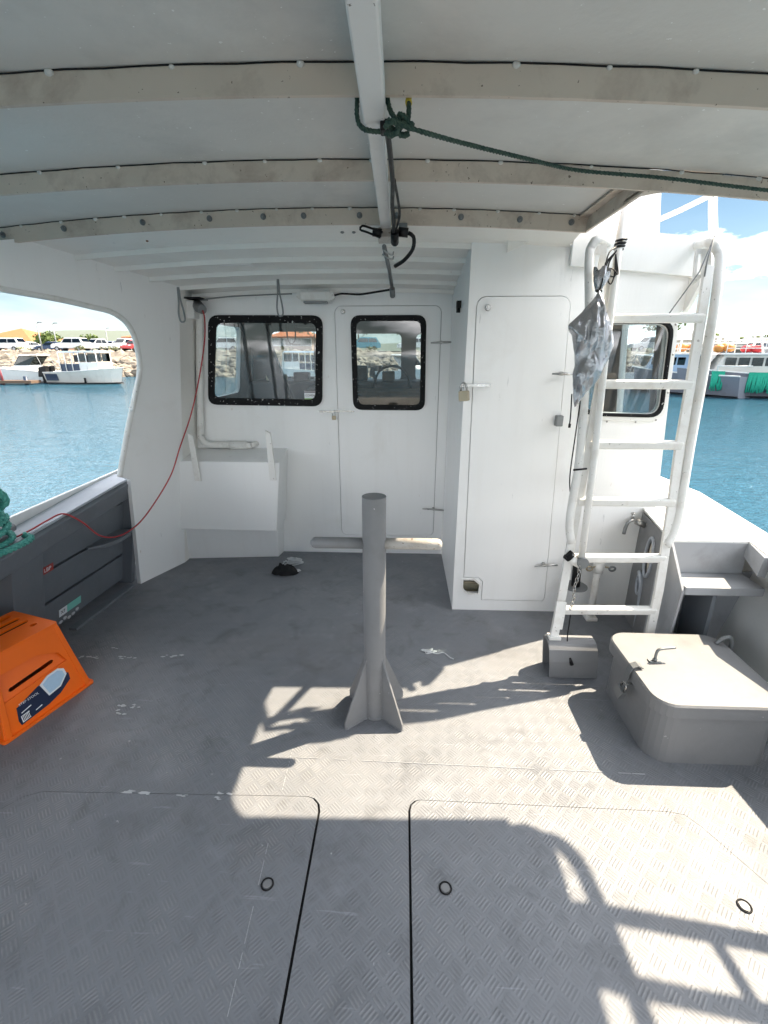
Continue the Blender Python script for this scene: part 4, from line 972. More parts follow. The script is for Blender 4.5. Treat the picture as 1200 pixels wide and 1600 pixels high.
# hasp over the lid edge
mb = MB(); mb.ribbon([(1.062, 1.735, .306), (1.040, 1.735, .318), (1.018, 1.735, .308), (1.008, 1.735, .28), (1.004, 1.735, .235)], .034, .005, [(0,0,1), (-.3,0,1), (-1,0,.6), (-1,0,0), (-1,0,0)]); mb.build('hasp', 'galvanised', HL)
MB().tube([(1.035, 1.725, .222), (.998, 1.725, .222)], .006, 8).build('staple', 'galvanised', HL)
MB().tube(resample([(1.50, 1.93, .30), (1.53, 1.93, .33), (1.56, 1.93, .335), (1.575, 1.93, .30), (1.57, 1.93, .25)], .01), .010, 8).build('hinge', 'galvanised', HL)
def padlock(loc, name_label, ax=(0,-1,0), tilt=0, mat='brass', s=1, cat='padlock'):
    P = thing('padlock', loc, name_label, cat, 'padlocks'); loc = V(loc); ax = V(ax).normalized(); sx = ax.cross(V((0,0,1))).normalized()
    up = (V((0,0,1))*math.cos(tilt)+sx*math.sin(tilt)); sx = up.cross(ax).normalized()*-1
    L = rr(-.018*s, -.036*s, .018*s, .0, .005*s, 3)
    MB().plate(L, [], lambda u, v, t: tuple(loc+sx*u+up*v-ax*(t-.008*s)), .016*s).build('body', mat, P, bevel=.002)
    r = .011*s
    MB().tube([loc+sx*(-r)+up*(-.004), loc+sx*(-r)+up*(.016*s)]+[loc+sx*(-r*math.cos(a))+up*(.016*s+r*math.sin(a)) for a in [i*math.pi/8 for i in range(1, 8)]]+[loc+sx*r+up*(.016*s), loc+sx*r+up*(-.004)], .0032*s, 8).build('shackle', 'steel', P)
    return P
padlock((.985, 1.715, .205), 'steel padlock hanging from the hasp of the grey hatch box', (-1, -.1, 0), -.45, 'galvanised', 1.45)
padlock((.338, 2.648, 1.41), 'brass padlock on the tall locker door edge', (-.5, -1, 0), .1, 'brass', 1.55)
padlock((-.525, 3.565, 1.155), 'small brass padlock on the hasp between large window and cabin door', (0, -1, 0), 0, 'brass', .85)

# ---- curved plate cover under the ladder foot
PC = thing('pipe_cover', (.93, 2.14, 0), 'grey open-ended arched plate cover at the foot of the ladder', 'cover')
prof = [(2.035, 0), (2.03, .10), (2.04, .165), (2.058, .193), (2.085, .20), (2.125, .20), (2.15, .18), (2.16, .13), (2.165, 0)]
inn = [(y+(2.10-y)*.14, max(0, z-.012)) for y, z in prof]
mb = MB(); mb.plate(prof+inn[::-1], [], lambda u, v, t: (.785+t-.02*(v/.2), u, v), .245); mb.build('arch', 'post_grey', PC, bevel=.002)

# ---- ladder
LA = thing('ladder', (1.05, 2.12, .2), 'white aluminium ladder with hooped hand rails leaning against the cabin roof', 'ladder')
Ls = [(.804, 2.10, .20), (0.830, 2.134, 0.447), (0.872, 2.206, 0.909), (0.901, 2.248, 1.188), (0.931, 2.293, 1.480), (0.939, 2.335, 1.764), (0.931, 2.356, 1.960)]
Rs = [(1.290, 2.10, .005), (1.296, 2.113, 0.254), (1.310, 2.137, 0.468), (1.326, 2.207, 0.914), (1.330, 2.248, 1.185), (1.344, 2.289, 1.464), (1.356, 2.334, 1.755), (1.361, 2.362, 1.977)]
MB().ribbon(Ls, .042, .020, (0, -1, 0.2)).build('stringer', 'ladder_white', LA, bevel=.003)
MB().ribbon(Rs, .042, .020, (0, -1, 0.2)).build('stringer', 'ladder_white', LA, bevel=.003)
for (a, b) in (((0.815, 2.132, 0.346), (1.313, 2.131, 0.356)), ((0.851, 2.171, 0.624), (1.328, 2.170, 0.632)), ((0.868, 2.208, 0.914), (1.338, 2.208, 0.914)), ((0.898, 2.250, 1.190), (1.342, 2.250, 1.188)), ((0.927, 2.290, 1.468), (1.354, 2.291, 1.466)), ((0.931, 2.332, 1.757), (1.366, 2.332, 1.757))):
    MB().bar(a, b, .040, .040, (0, -.15, 1)).build('rung', 'ladder_white', LA, bevel=.010, seg=3)
hr = resample([(1.318, 2.165, .70), (1.343, 2.178, .755), (1.360, 2.190, .83), (1.367, 2.205, .92), (1.378, 2.246, 1.185), (1.395, 2.290, 1.469), (1.405, 2.328, 1.782), (1.411, 2.370, 1.986), (1.395, 2.383, 2.043), (1.357, 2.383, 2.073), (1.46, 2.68, 2.115), (1.42, 2.70, 2.10)], .02)
MB().tube(hr, .021, 12).build('hand_rail', 'ladder_white', LA)
hl = resample([(0.852, 2.160, .71), (0.838, 2.170, .765), (0.835, 2.182, .84), (0.842, 2.198, .93), (0.857, 2.225, 1.127), (0.858, 2.270, 1.414), (0.853, 2.325, 1.737), (0.833, 2.368, 1.995), (0.840, 2.381, 2.060), (0.869, 2.381, 2.090), (1.03, 2.68, 2.13), (1.06, 2.70, 2.12)], .02)
MB().tube(hl, .020, 12).build('hand_rail', 'ladder_white', LA)
MB().plate([(1.327, 1.90), (1.395, 1.97), (1.380, 2.05), (1.31, 2.05)], [[(1.336, 1.946), (1.354, 1.946), (1.342, 2.03), (1.326, 2.03)]], FR(2.40), .008).build('hoop_plate', 'ladder_white', LA)
MB().plate([(.858, 1.89), (.93, 1.89), (.915, 2.075), (.850, 2.06)], [[(.870, 1.93), (.888, 1.93), (.890, 2.03), (.868, 2.03)]], FR(2.40), .008).build('hoop_plate', 'ladder_white', LA)
MB().box((.775, 2.075, .2), (0.834, 2.123, 0.213)).build('foot_pad', 'ladder_white', LA)
MB().bar((0.802, 2.066, 0.276), (0.818, 2.094, 0.415), .05, .012, (0, -1, 0)).build('bolt_plate', 'trim_white', LA)
for z in (.29, .32, .36): MB().sphere((.808+(z-.29)*.12, 2.07+(z-.29)*.35, z), .007, 8, 5).build('bolt', 'galvanised', LA)

PO = thing('tall_pole', (0.907, 2.146, 0.624), 'thin white tube in a bracket in front of the ladder, rising past the canopy', 'pole')
MB().tube([(0.899, 2.131, 0.630), (0.918, 2.201, 1.097), (0.928, 2.274, 1.582), (0.944, 2.343, 2.073), (0.965, 2.382, 2.253), (1.16, 2.85, 2.75)], .0165, 14).build('tube', 'ladder_white', PO)
MB().tube([(0.838, 2.143, 0.650), (0.863, 2.137, 0.624), (0.898, 2.129, 0.609)], .022, 14).build('bracket_tube', 'trim_white', PO)
MB().tube([(0.850, 2.138, 0.640), (0.830, 2.144, 0.657)], .026, 14).build('rubber_end', 'black_rubber', PO)
MB().tube([(0.900, 2.103, 0.624), (0.900, 2.156, 0.624)], .028, 16).build('clamp_ring', 'galvanised', PO)
# chain and tag cord hanging from the bracket
CH = thing('safety_chain', (0.900, 2.150, 0.200), 'short chain and black cord hanging from the pole bracket beside the ladder', 'chain')
pc = V((.880, 2.095, .603)); n_ = 11; proto = None
for i in range(n_):
    c = pc+V((-.002*i+.004*math.sin(i), -.002*i, -.021*i))
    if proto is None:
        sx = .0075; L = []
        for a in [k*math.pi/6 for k in range(12)]: L.append(V((math.cos(a)*.0075, 0, math.sin(a)*.0135)))
        proto = MB().tube(L, .0024, 6, closed=True).build('chain_link', 'steel', CH); o = proto
    else: o = proto.copy(); col.objects.link(o)
    o.location = c; o.rotation_euler = (0, random.uniform(-.2, .2), (i%2)*math.pi/2+.5)
MB().tube(resample([(.885, 2.13, .345), (.878, 2.11, .28), (.868, 2.085, .22), (.868, 2.055, .15), (.880, 2.035, .115)], .01), .003, 6).build('cord', 'black_plastic', CH)
MB().tube([(.876, 2.037, .125), (.888, 2.028, .088)], [.006, .011], 8).build('toggle', 'black_plastic', CH)

# rod holder, tap, drain valve on the wall behind the ladder
RH = thing('rod_holder', (1.10, 2.6, .25), 'black tube on a round plate on the wall behind the ladder', 'tube holder')
MB().tube([(1.075, 2.60, .44), (1.085, 2.60, .24)], .026, 16).build('tube', 'black_plastic', RH)
MB().tube([(1.08, 2.60, .245), (1.08, 2.60, .238)], .075, 24).build('flange', 'galvanised', RH)
DV = thing('drain_pipe', (1.22, 2.62, .05), 'white drain pipe with butterfly valve handles on the wall behind the ladder', 'pipe')
MB().tube([(1.215, 2.62, .37), (1.215, 2.62, .02)], .021, 14).build('pipe', 'trim_white', DV)
MB().tube([(1.215, 2.62, .40), (1.215, 2.62, .33)], .032, 14).build('collar', 'trim_white', DV)
MB().box((1.18, 2.585, .0), (1.25, 2.655, .022)).build('foot', 'trim_white', DV, bevel=.004)
for s_, mm in ((-1, 'brass'), (1, 'galvanised')):
    MB().tube([(1.215+s_*.03, 2.60, .375), (1.215+s_*.05, 2.59, .375)], .006, 8).build('stem', 'brass', DV)
    MB().tube([(1.215+s_*(.068+.018*math.cos(a)), 2.585, .37+.014*math.sin(a)) for a in [i*math.pi/6 for i in range(12)]], .006, 6, closed=True).build('wing_handle', mm, DV)
TP = thing('water_tap', (1.38, 2.66, .66), 'small metal water tap with a down-turned spout on the wall beside the side deck', 'tap')
MB().tube(resample([(1.40, 2.69, .665), (1.38, 2.64, .668), (1.345, 2.62, .66), (1.335, 2.62, .62), (1.332, 2.62, .585)], .01), .010, 10).build('spout', 'galvanised', TP)
MB().tube([(1.40, 2.64, .66), (1.445, 2.62, .64)], .019, 12).build('knob', 'steel', TP)
MB().tube([(1.375, 2.64, .67), (1.375, 2.64, .705)], .008, 8).build('stem', 'steel', TP)
MB().sphere((1.375, 2.64, .708), .014, 10, 6, (1, 1, .5)).build('stem_cap', 'steel', TP)
# hose pipe curling in the fairlead
HS = MB().tube(resample([(1.44, 2.50, .02), (1.43, 2.49, .2), (1.42, 2.50, .33), (1.425, 2.54, .37), (1.45, 2.58, .34), (1.49, 2.6, .26)], .02), .013, 8).build('wall_hose', 'cap_grey')
tag(HS, 'grey hose rising from the deck and looping into the lower oval hole behind the ladder', 'hose')
# small fittings on the locker side wall
SW = MB().box((.318, 3.03, 1.865), (.344, 3.08, 1.905)).tube([(.33, 3.055, 1.865), (.33, 3.055, 1.84)], .012, 8).build('wall_light_switch', 'black_plastic')
tag(SW, 'small black fitting high on the side of the tall locker', 'fitting')

# ---- foil bag
BG = thing('foil_bag', (.82, 2.18, 1.37), 'crumpled silver foil bag tied up with black cord at the ladder top', 'bag')
out_l = [(0.838, 1.862), (0.820, 1.836), (0.769, 1.773), (0.718, 1.719), (0.735, 1.682), (0.749, 1.618), (0.758, 1.563), (0.754, 1.507), (0.762, 1.433), (0.772, 1.375), (0.792, 1.400), (0.822, 1.442), (0.857, 1.484), (0.882, 1.535), (0.906, 1.600), (0.916, 1.655), (0.908, 1.691), (0.885, 1.755), (0.857, 1.818)]
mb = MB(); N_ = len(out_l); rings = 12
base = V((.0, 0, 0))
def lp(x, z): return 2.175+.13*(z-1.375)
cxm, czm = .823, 1.62
vs = []; fs = []
segs = 76
dense = resample([(x, z, 0) for x, z in out_l+[out_l[0]]], .012, True); step_ = len(dense)/segs
ring0 = [dense[int(i*step_)] for i in range(segs)]
for side in (-1, 1):
    b0 = len(vs)
    for k in range(rings+1):
        t = k/rings
        for j, p in enumerate(ring0):
            x = cxm+(p.x-cxm)*t; z = czm+(p.y-czm)*t
            # pleats gather towards the knot at top
            gath = max(0, min(1, (z-1.45)/.42))
            bul = math.sqrt(max(0, 1-t**2.2))*.055
            nz = noise.noise(V((x*22, z*9, side*3.1)))*.018+noise.noise(V((x*55, z*22, side)))*.007+math.sin((x-.84)/(.03+(1.9-z)*.12)*9)*.009*gath
            y = lp(x, z)+side*(bul+nz*(1-t**6))
            vs.append((x+noise.noise(V((z*30, x*30, 0)))*.004, y-.03, z))
    for k in range(rings):
        for j in range(segs):
            a = b0+k*segs+j; b = b0+k*segs+(j+1)%segs
            fs.append((a, b, b+segs, a+segs))
mb.add(vs, fs, True); mb.build('pouch', 'foil', BG)
# tuft above the knot
mb = MB(); vs = []; fs = []; n_ = 18
for k in range(8):
    t = k/7; z = 1.857+.090*t; r_ = .008+.020*math.sin(min(1, t*1.1)*1.6)
    for j in range(n_):
        a = 2*math.pi*j/n_; q = r_*(1+.45*math.sin(a*5+t*2))
        vs.append((.840+.008*t+q*math.cos(a), 2.225+.02*t+q*math.sin(a)*.6, z+.012*math.sin(a*3)*t))
for k in range(7):
    for j in range(n_): a = k*n_+j; b = k*n_+(j+1)%n_; fs.append((a, b, b+n_, a+n_))
mb.add(vs, fs, True).build('tuft', 'foil', BG)
MB().tube([(.838+.012*math.cos(a), 2.222+.012*math.sin(a), 1.860+.003*math.sin(3*a)) for a in [i*.5 for i in range(26)]], .0035, 6).build('tie', 'black_plastic', BG)
MB().tube(resample([(0.841, 2.216, 1.862), (0.852, 2.226, 1.924), (0.863, 2.244, 1.986), (0.882, 2.266, 2.021), (0.912, 2.290, 2.038)], .01), .0035, 6).build('cord', 'black_plastic', BG)
MB().tube(resample([(0.757, 2.156, 1.433), (0.764, 2.158, 1.348), (0.765, 2.156, 1.291)], .01), .003, 6).build('cord', 'black_plastic', BG)
MB().tube([(0.765, 2.155, 1.300), (0.765, 2.157, 1.283)], .006, 8).build('cord_end', 'black_plastic', BG)
LG = thing('pole_lashing', (.94, 2.34, 2.04), 'black cord lashing with loose loops tied round the top of the thin white pole', 'cord')
mb = MB(); mb.tube([(.944+.0195*math.cos(a)+.0002*i, 2.341+.0195*math.sin(a), 2.040+.0010*i) for i, a in enumerate([k*.5 for k in range(38)])], .0055, 6); mb.build('lashing', 'black_plastic', LG)
for k in range(3):
    mb = MB(); w_ = .012+.008*k
    mb.tube(resample([(.925, 2.31, 2.03), (.910-w_, 2.305, 1.98), (.905-w_*.6, 2.30, 1.92+.02*k), (.914, 2.295, 1.895+.03*k), (.914+w_, 2.30, 1.935), (.923, 2.31, 2.015)], .01), .003, 6); mb.build('loose_loop', 'black_plastic', LG)
# thin lines: from rail base to the top rung and on to below; line beside the hand rail
TL = MB().tube([(1.351, 2.345, 2.090), (1.322, 2.357, 1.951), (1.224, 2.366, 1.773)], .003, 6).tube([(1.339, 2.330, 2.073), (1.333, 2.334, 1.986), (1.340, 2.342, 1.929)], .0035, 6).build('thin_line', 'galvanised')
tag(TL, 'thin grey line strung from the roof rail down to the top ladder rung', 'line')
TL2 = MB().tube(resample([(0.841, 2.268, 1.433), (0.828, 2.240, 1.223), (0.821, 2.219, 1.029), (0.837, 2.197, 0.909)], .02), .003, 6).tube([(0.807, 2.145, 1.087), (0.873, 2.164, 1.089)], .005, 6).build('side_line', 'black_plastic')
tag(TL2, 'thin dark cord running down beside the left ladder hand rail', 'cord')

# ---- step stool
SS = thing('step_stool', (-1.83, 1.74, 0), 'orange moulded plastic step stool with slots standing by the port bulwark', 'step stool')
ang = R(17); ux = V((math.sin(ang), math.cos(ang), 0)); nx = V((math.cos(ang), -math.sin(ang), 0)); up = V((0, 0, 1)); C0 = V((-1.835, 1.76, 0))
# local: a along ux (length .41), b along nx (depth), z up
def loc3(a, b, z): return C0+ux*a+nx*b+up*z
H0 = .385
def lerpc(z): t = z/H0; return .207-.058*t, .200-.050*t   # half length, half depth
hl0, hd0 = lerpc(0); hl1, hd1 = lerpc(H0)
# outer faces as plates with cut-outs; right (long) face, two ends, back, top
def face_long(sgn):
    L = [(-hl0, .012), (hl0, .012), (hl1, H0-.01), (-hl1, H0-.01)]
    hole = [(-.160, .165), (.135, .185), (.110, .245), (.02, .285), (-.150, .290)]
    return MB().plate(L, [hole], lambda u, v, t: tuple(loc3(u, sgn*(hd0+(hd1-hd0)*v/H0-t), v)), .006).build('side_panel', 'orange_plastic', SS, bevel=.002)
face_long(1); face_long(-1)
rec = lambda u, v, t: tuple(loc3(u, hd0+(hd1-hd0)*v/H0-.006-.20*max(0, v-.165)-t, v))
MB().plate([(-.170, .160), (.145, .180), (.120, .250), (.02, .292), (-.160, .297)], [[(-.115, .190), (.080, .203), (.088, .212), (.080, .220), (-.115, .207), (-.122, .198)]], rec, .004).build('hand_hold', 'orange_plastic', SS)
for s_ in (-1, 1):
    L = [(-hd0, .012), (hd0, .012), (hd1, H0-.01), (-hd1, H0-.01)]
    MB().plate(L, [[(-.08, .19), (.08, .19), (.08, .215), (-.08, .215)]], lambda u, v, t: tuple(loc3(s_*(hl0+(hl1-hl0)*v/H0-t), u, v)), .006).build('end_panel', 'orange_plastic', SS, bevel=.002)
slots = []
for i in range(5):
    a = -.10+.05*i; slots.append([(a-.008, -.075), (a+.008, -.075), (a+.008, .055), (a-.008, .055)])
slots.append([(.112, .035), (.130, .035), (.130, .06), (.112, .06)]) if False else None
slots = [s_ for s_ in slots if s_]
# slots run across the stool, as in the moulding
sl2 = [rr(-.03, b-.016, .115, b+.016, .014, 4) for b in (-.115, -.055, .005)]+[rr(.080, .058, .112, .082, .011, 4)]+[rr(-.125, b-.016, -.065, b+.016, .014, 4) for b in (-.115, -.055, .005, .065)]
MB().plate(rr(-hl1-.004, -hd1-.004, hl1+.004, hd1+.004, .012, 3), sl2, lambda u, v, t: tuple(loc3(u, v, H0-t)), .012).build('top_panel', 'orange_plastic', SS, bevel=.003)
MB().plate(rr(-hl1+.01, -hd1+.01, hl1-.01, hd1-.01, .01, 3), [], lambda u, v, t: tuple(loc3(u, v, H0-.034-t)), .003).build('slot_shade', 'dark_gap', SS)  # dark sheet added close under the slots to stand in for shade inside
for sgn in (1,):   # brow moulding and foot lip on the visible side
    mb = MB(); q = lambda a, b, z: loc3(a, (hd0+(hd1-hd0)*z/H0)+b, z)
    mb.add([q(-.175, .0, .12), q(.14, .0, .25), q(.12, .0, .285), q(-.165, .0, .30), q(-.17, .012, .135), q(.13, .012, .255), q(.115, .012, .28), q(-.16, .012, .29)], [(0,1,2,3), (4,7,6,5), (0,4,5,1), (1,5,6,2), (2,6,7,3), (3,7,4,0)])
MB().plate(rr(-hl0-.012, -hd0-.012, hl0+.012, hd0+.012, .015, 3), [rr(-hl0+.006, -hd0+.006, hl0-.006, hd0-.006, .01, 3)], lambda u, v, t: tuple(loc3(u, v, .014-t)), .014).build('foot_rim', 'orange_plastic', SS, bevel=.003)
for a in (-.19, .185):
    MB().hexa([loc3(a-.012, hd0-.004, .01), loc3(a+.012, hd0-.004, .01), loc3(a+.012, hd0+.006, .01), loc3(a-.012, hd0+.006, .01)], [loc3(a*.76-.012, hd1-.004, H0-.02), loc3(a*.76+.012, hd1-.004, H0-.02), loc3(a*.76+.012, hd1+.004, H0-.02), loc3(a*.76-.012, hd1+.004, H0-.02)]).build('corner_rib', 'orange_plastic', SS, bevel=.003)
fp = lambda u, v, o=.001: loc3(u, (hd0+(hd1-hd0)*v/H0)+o, v)
def lab(poly, mat, name, off): MB().plate(poly, [], lambda u, v, t: tuple(fp(u, v, off-t)), .0012).build(name, mat, SS)
lab([(-.135, .055), (-.125, .115), (-.02, .150), (.075, .155), (.122, .125), (.120, .090), (.06, .055), (.0, .040), (-.13, .030)], 'navy_label', 'label', .0022)
lab([(-.012, .150), (.030, .172), (.082, .175), (.108, .158), (.112, .125), (.070, .085), (.010, .078)], 'label_white', 'label_panel', .0034)
lab([(.0, .145), (.034, .163), (.078, .166), (.098, .152), (.102, .127), (.066, .093), (.016, .087)], 'label_blue', 'label_picture', .0046)
lab([(-.122, .038), (-.085, .041), (-.085, .072), (-.122, .069)], 'label_white', 'label_panel', .0034)
for i in range(6): lab([(-.118+.006*i, .044), (-.1155+.006*i, .044), (-.1155+.006*i, .067), (-.118+.006*i, .067)], 'black_plastic', 'barcode_bar', .0046)
lab([(-.115, .080), (-.070, .088), (-.070, .092), (-.115, .084)], 'label_panel' if False else 'label_white', 'print_line', .0034)
lab([(-.060, .052), (-.030, .057), (-.030, .061), (-.060, .056)], 'label_white', 'print_line', .0034)
for k, (s_, sz, v) in enumerate((('STEP STOOL', .016, .122),)):
    M = frame(fp(-.07 if k < 2 else -.05, v, .0038), ux, up); text('lettering', s_, sz, 'label_white', SS, M)

# ---- coil of teal rope on bitt (port capping)
BT = thing('mooring_bitt', (-2.02, 1.97, .705), 'steel mooring bitt on the port capping wrapped in teal rope', 'mooring bitt')
MB().tube([(-2.0, 1.96, .705), (-2.0, 1.96, .86)], .04, 18).build('post', 'galvanised', BT)
MB().tube([(-2.0, 1.78, .76), (-2.0, 2.14, .76)], .024, 14).build('cross_bar', 'galvanised', BT)
RC = thing('rope_coil', (-1.98, 1.98, .72), 'thick teal mooring rope heaped on the bitt at the left edge of the port bulwark', 'rope')
random.seed(11)
for k in range(8):
    z = .735+.028*k; r1 = .105-.004*k+random.uniform(-.012, .012); r2 = .115+random.uniform(-.012, .012); ph = random.uniform(0, 6)
    tl = random.uniform(-.2, .2); tm = random.uniform(-.2, .2)
    pts = []
    for i in range(15):
        a = ph+i*.45; dx_, dy_ = r1*math.cos(a), r2*math.sin(a); pts.append((-2.0+dx_, 1.97+dy_, z+dx_*tl+dy_*tm+.004*i))
    MB().rope(pts, .0155, .075, n=6, step=.012).build('turn', 'rope_teal', RC)
MB().rope([(-2.05, 1.90, .93), (-1.95, 1.93, 1.01), (-1.90, 2.0, 1.0), (-1.90, 2.04, .93), (-1.95, 2.0, .88)], .0165, .075, step=.012).build('turn', 'rope_teal', RC)
MB().rope([(-2.08, 1.86, .95), (-1.98, 1.86, .98), (-1.92, 1.92, .95), (-1.89, 1.98, .89)], .0165, .075, step=.012).build('turn', 'rope_teal', RC)
MB().rope([(-1.91, 2.10, .735), (-1.86, 2.08, .725), (-1.85, 1.98, .724), (-1.87, 1.86, .724), (-1.93, 1.72, .724), (-1.97, 1.5, .724)], .0165, .075, step=.012).build('tail', 'rope_teal', RC)

# ---- clutter on deck
random.seed(3)
RG = thing('cloth_heap', (-.90, 3.28, 0), 'crumpled black cloth heap on the deck below the cabin wall', 'cloth')
mb = MB(); vs = []; fs = []; nx_, ny_ = 22, 14
for j in range(ny_+1):
    for i in range(nx_+1):
        u, v = i/nx_*2-1, j/ny_*2-1; r_ = min(1, math.sqrt(u*u+v*v)); e = max(0, 1-r_**2)
        z = .004+.085*e*(.6+.9*abs(noise.noise(V((u*3, v*3, 1)))))
        k = 1/max(1, math.hypot(u, v))
        vs.append((-.89+u*k*.105+.01*noise.noise(V((u*4, v*4, 5))), 3.19+v*k*.06+.012*noise.noise(V((u*4, v*4, 9))), z))
for j in range(ny_):
    for i in range(nx_): a = j*(nx_+1)+i; fs.append((a, a+1, a+nx_+2, a+nx_+1))
mb.add(vs, fs, True).build('cloth', 'black_cloth', RG)
def scribble(c, rx_, ry_, n, r, seed, name, mat, label, cat, h=.03, tail=None):
    random.seed(seed); pts = []
    for i in range(n):
        a = random.uniform(0, 6.28); q = random.uniform(.3, 1); pts.append((c[0]+rx_*q*math.cos(a), c[1]+ry_*q*math.sin(a), r+random.uniform(0, h)))
    if tail: pts += tail
    o = MB().tube(resample(pts, .006), r, 5).build(name, mat); tag(o, label, cat); return o
scribble((-.88, 3.36), .10, .055, 30, .0045, 5, 'white_cord_tangle', 'white_rope', 'tangle of thin white cord beside the black cloth heap below the cabin wall', 'cord', .035)
scribble((-.80, 3.20), .04, .02, 9, .004, 8, 'white_cord_scrap', 'white_rope', 'small scrap of white cord at the right side of the black cloth heap', 'cord', .02)
scribble((.165, 2.235), .045, .03, 26, .003, 9, 'frayed_string', 'white_rope', 'frayed pale string lying on the deck to the right of the mooring post', 'string', .008, [(.21, 2.21, .004), (.25, 2.22, .004), (.28, 2.18, .004), (.30, 2.165, .004)])
# ================================================================== HARBOUR
WZ = -.9; QZ = 2.0
def sheetpoly(name, pts, z, mat, kind='structure'):
    mb = MB(); mb.add([(x, y, z) for x, y in pts], [tuple(range(len(pts)))]); return tag(mb.build(name, mat, recentre=False), kind=kind)
sheetpoly('water', [(-4000, -4000), (4000, -4000), (4000, 4000), (-4000, 4000)], WZ, 'water')
# seabed-free shore: quay ground with car park asphalt
sheetpoly('quay_ground', [(-900, 63), (44, 63), (52, 90), (62, 120), (260, 122), (900, 200), (3500, 900), (3500, 3900), (-3900, 3900), (-3900, 63)], QZ, 'asphalt')
def terrain(name, fn, x0, x1, y0, y1, nx, ny, mat):
    vs = [(x0+(x1-x0)*i/nx, y0+(y1-y0)*j/ny, fn(x0+(x1-x0)*i/nx, y0+(y1-y0)*j/ny)) for j in range(ny+1) for i in range(nx+1)]
    fs = [(j*(nx+1)+i, j*(nx+1)+i+1, (j+1)*(nx+1)+i+1, (j+1)*(nx+1)+i) for j in range(ny) for i in range(nx)]
    o = MB().add(vs, fs, True).build(name, mat, recentre=False); return tag(o, kind='structure')
def hill(x, y):
    u = (x+1020)/520; h = 68*math.exp(-u*u)+40*math.exp(-((x+1900)/500)**2)+38*math.exp(-((x-300)/900)**2)
    return QZ-1+h*math.exp(-((y-1600)/380)**2)+9*noise.noise(V((x/160, y/160, 0)))+3*noise.noise(V((x/45, y/45, 0)))
terrain('hills', hill, -3600, 3600, 900, 2600, 90, 14, 'hill_green')

# rock armour along the shore
random.seed(21)
def rocks(name, segs, count, z0, z1, depth, smin, smax, part=None):
    mb = MB()
    import bmesh as _b
    base = _b.new(); _b.ops.create_icosphere(base, subdivisions=1, radius=1); bv = [v.co.copy() for v in base.verts]; bf = [tuple(v.index for v in f.verts) for f in base.faces]; base.free()
    tot = sum((V(b)-V(a)).length for a, b in segs)
    for a, b in segs:
        a, b = V(a), V(b); d = (b-a); n_ = int(count*d.length/tot); nrm = V((-d.y, d.x)).normalized()
        for _ in range(n_):
            t = random.random(); s_ = random.random(); p = a+d*t+nrm*(s_*depth); z = z0+(z1-z0)*s_
            r_ = random.uniform(smin, smax); q = random.random()*6; off = V((random.uniform(0, 99),)*3)
            cs, sn = math.cos(q), math.sin(q); sx, sy, sz = random.uniform(.8, 1.4), random.uniform(.7, 1.1), random.uniform(.55, .9)
            vs = []
            for c in bv:
                k = r_*(1+.35*noise.noise(c*1.3+off)); x, y = c.x*sx*k, c.y*sy*k
                vs.append((p.x+x*cs-y*sn, p.y+x*sn+y*cs, z+c.z*sz*k))
            mb.add(vs, bf)
    return tag(mb.build(name, 'rock', recentre=False), kind='stuff')
rocks('rock_armour', [((-150, 55), (46, 55))], 5200, WZ-.2, QZ-.1, 8.5, .3, .8)
rocks('rock_armour', [((46, 56), (56, 92)), ((56, 92), (66, 120)), ((66, 118), (260, 120))], 1500, WZ-.2, QZ, 6, .7, 1.4)
MB().hexa([(-150, 56, -1.5), (46, 56, -1.5), (46, 64, -1.5), (-150, 64, -1.5)], [(-150, 62, 1.9), (46, 62, 1.9), (46, 64, 1.9), (-150, 64, 1.9)]).build('embankment', 'rock', recentre=False)['kind'] = 'structure'

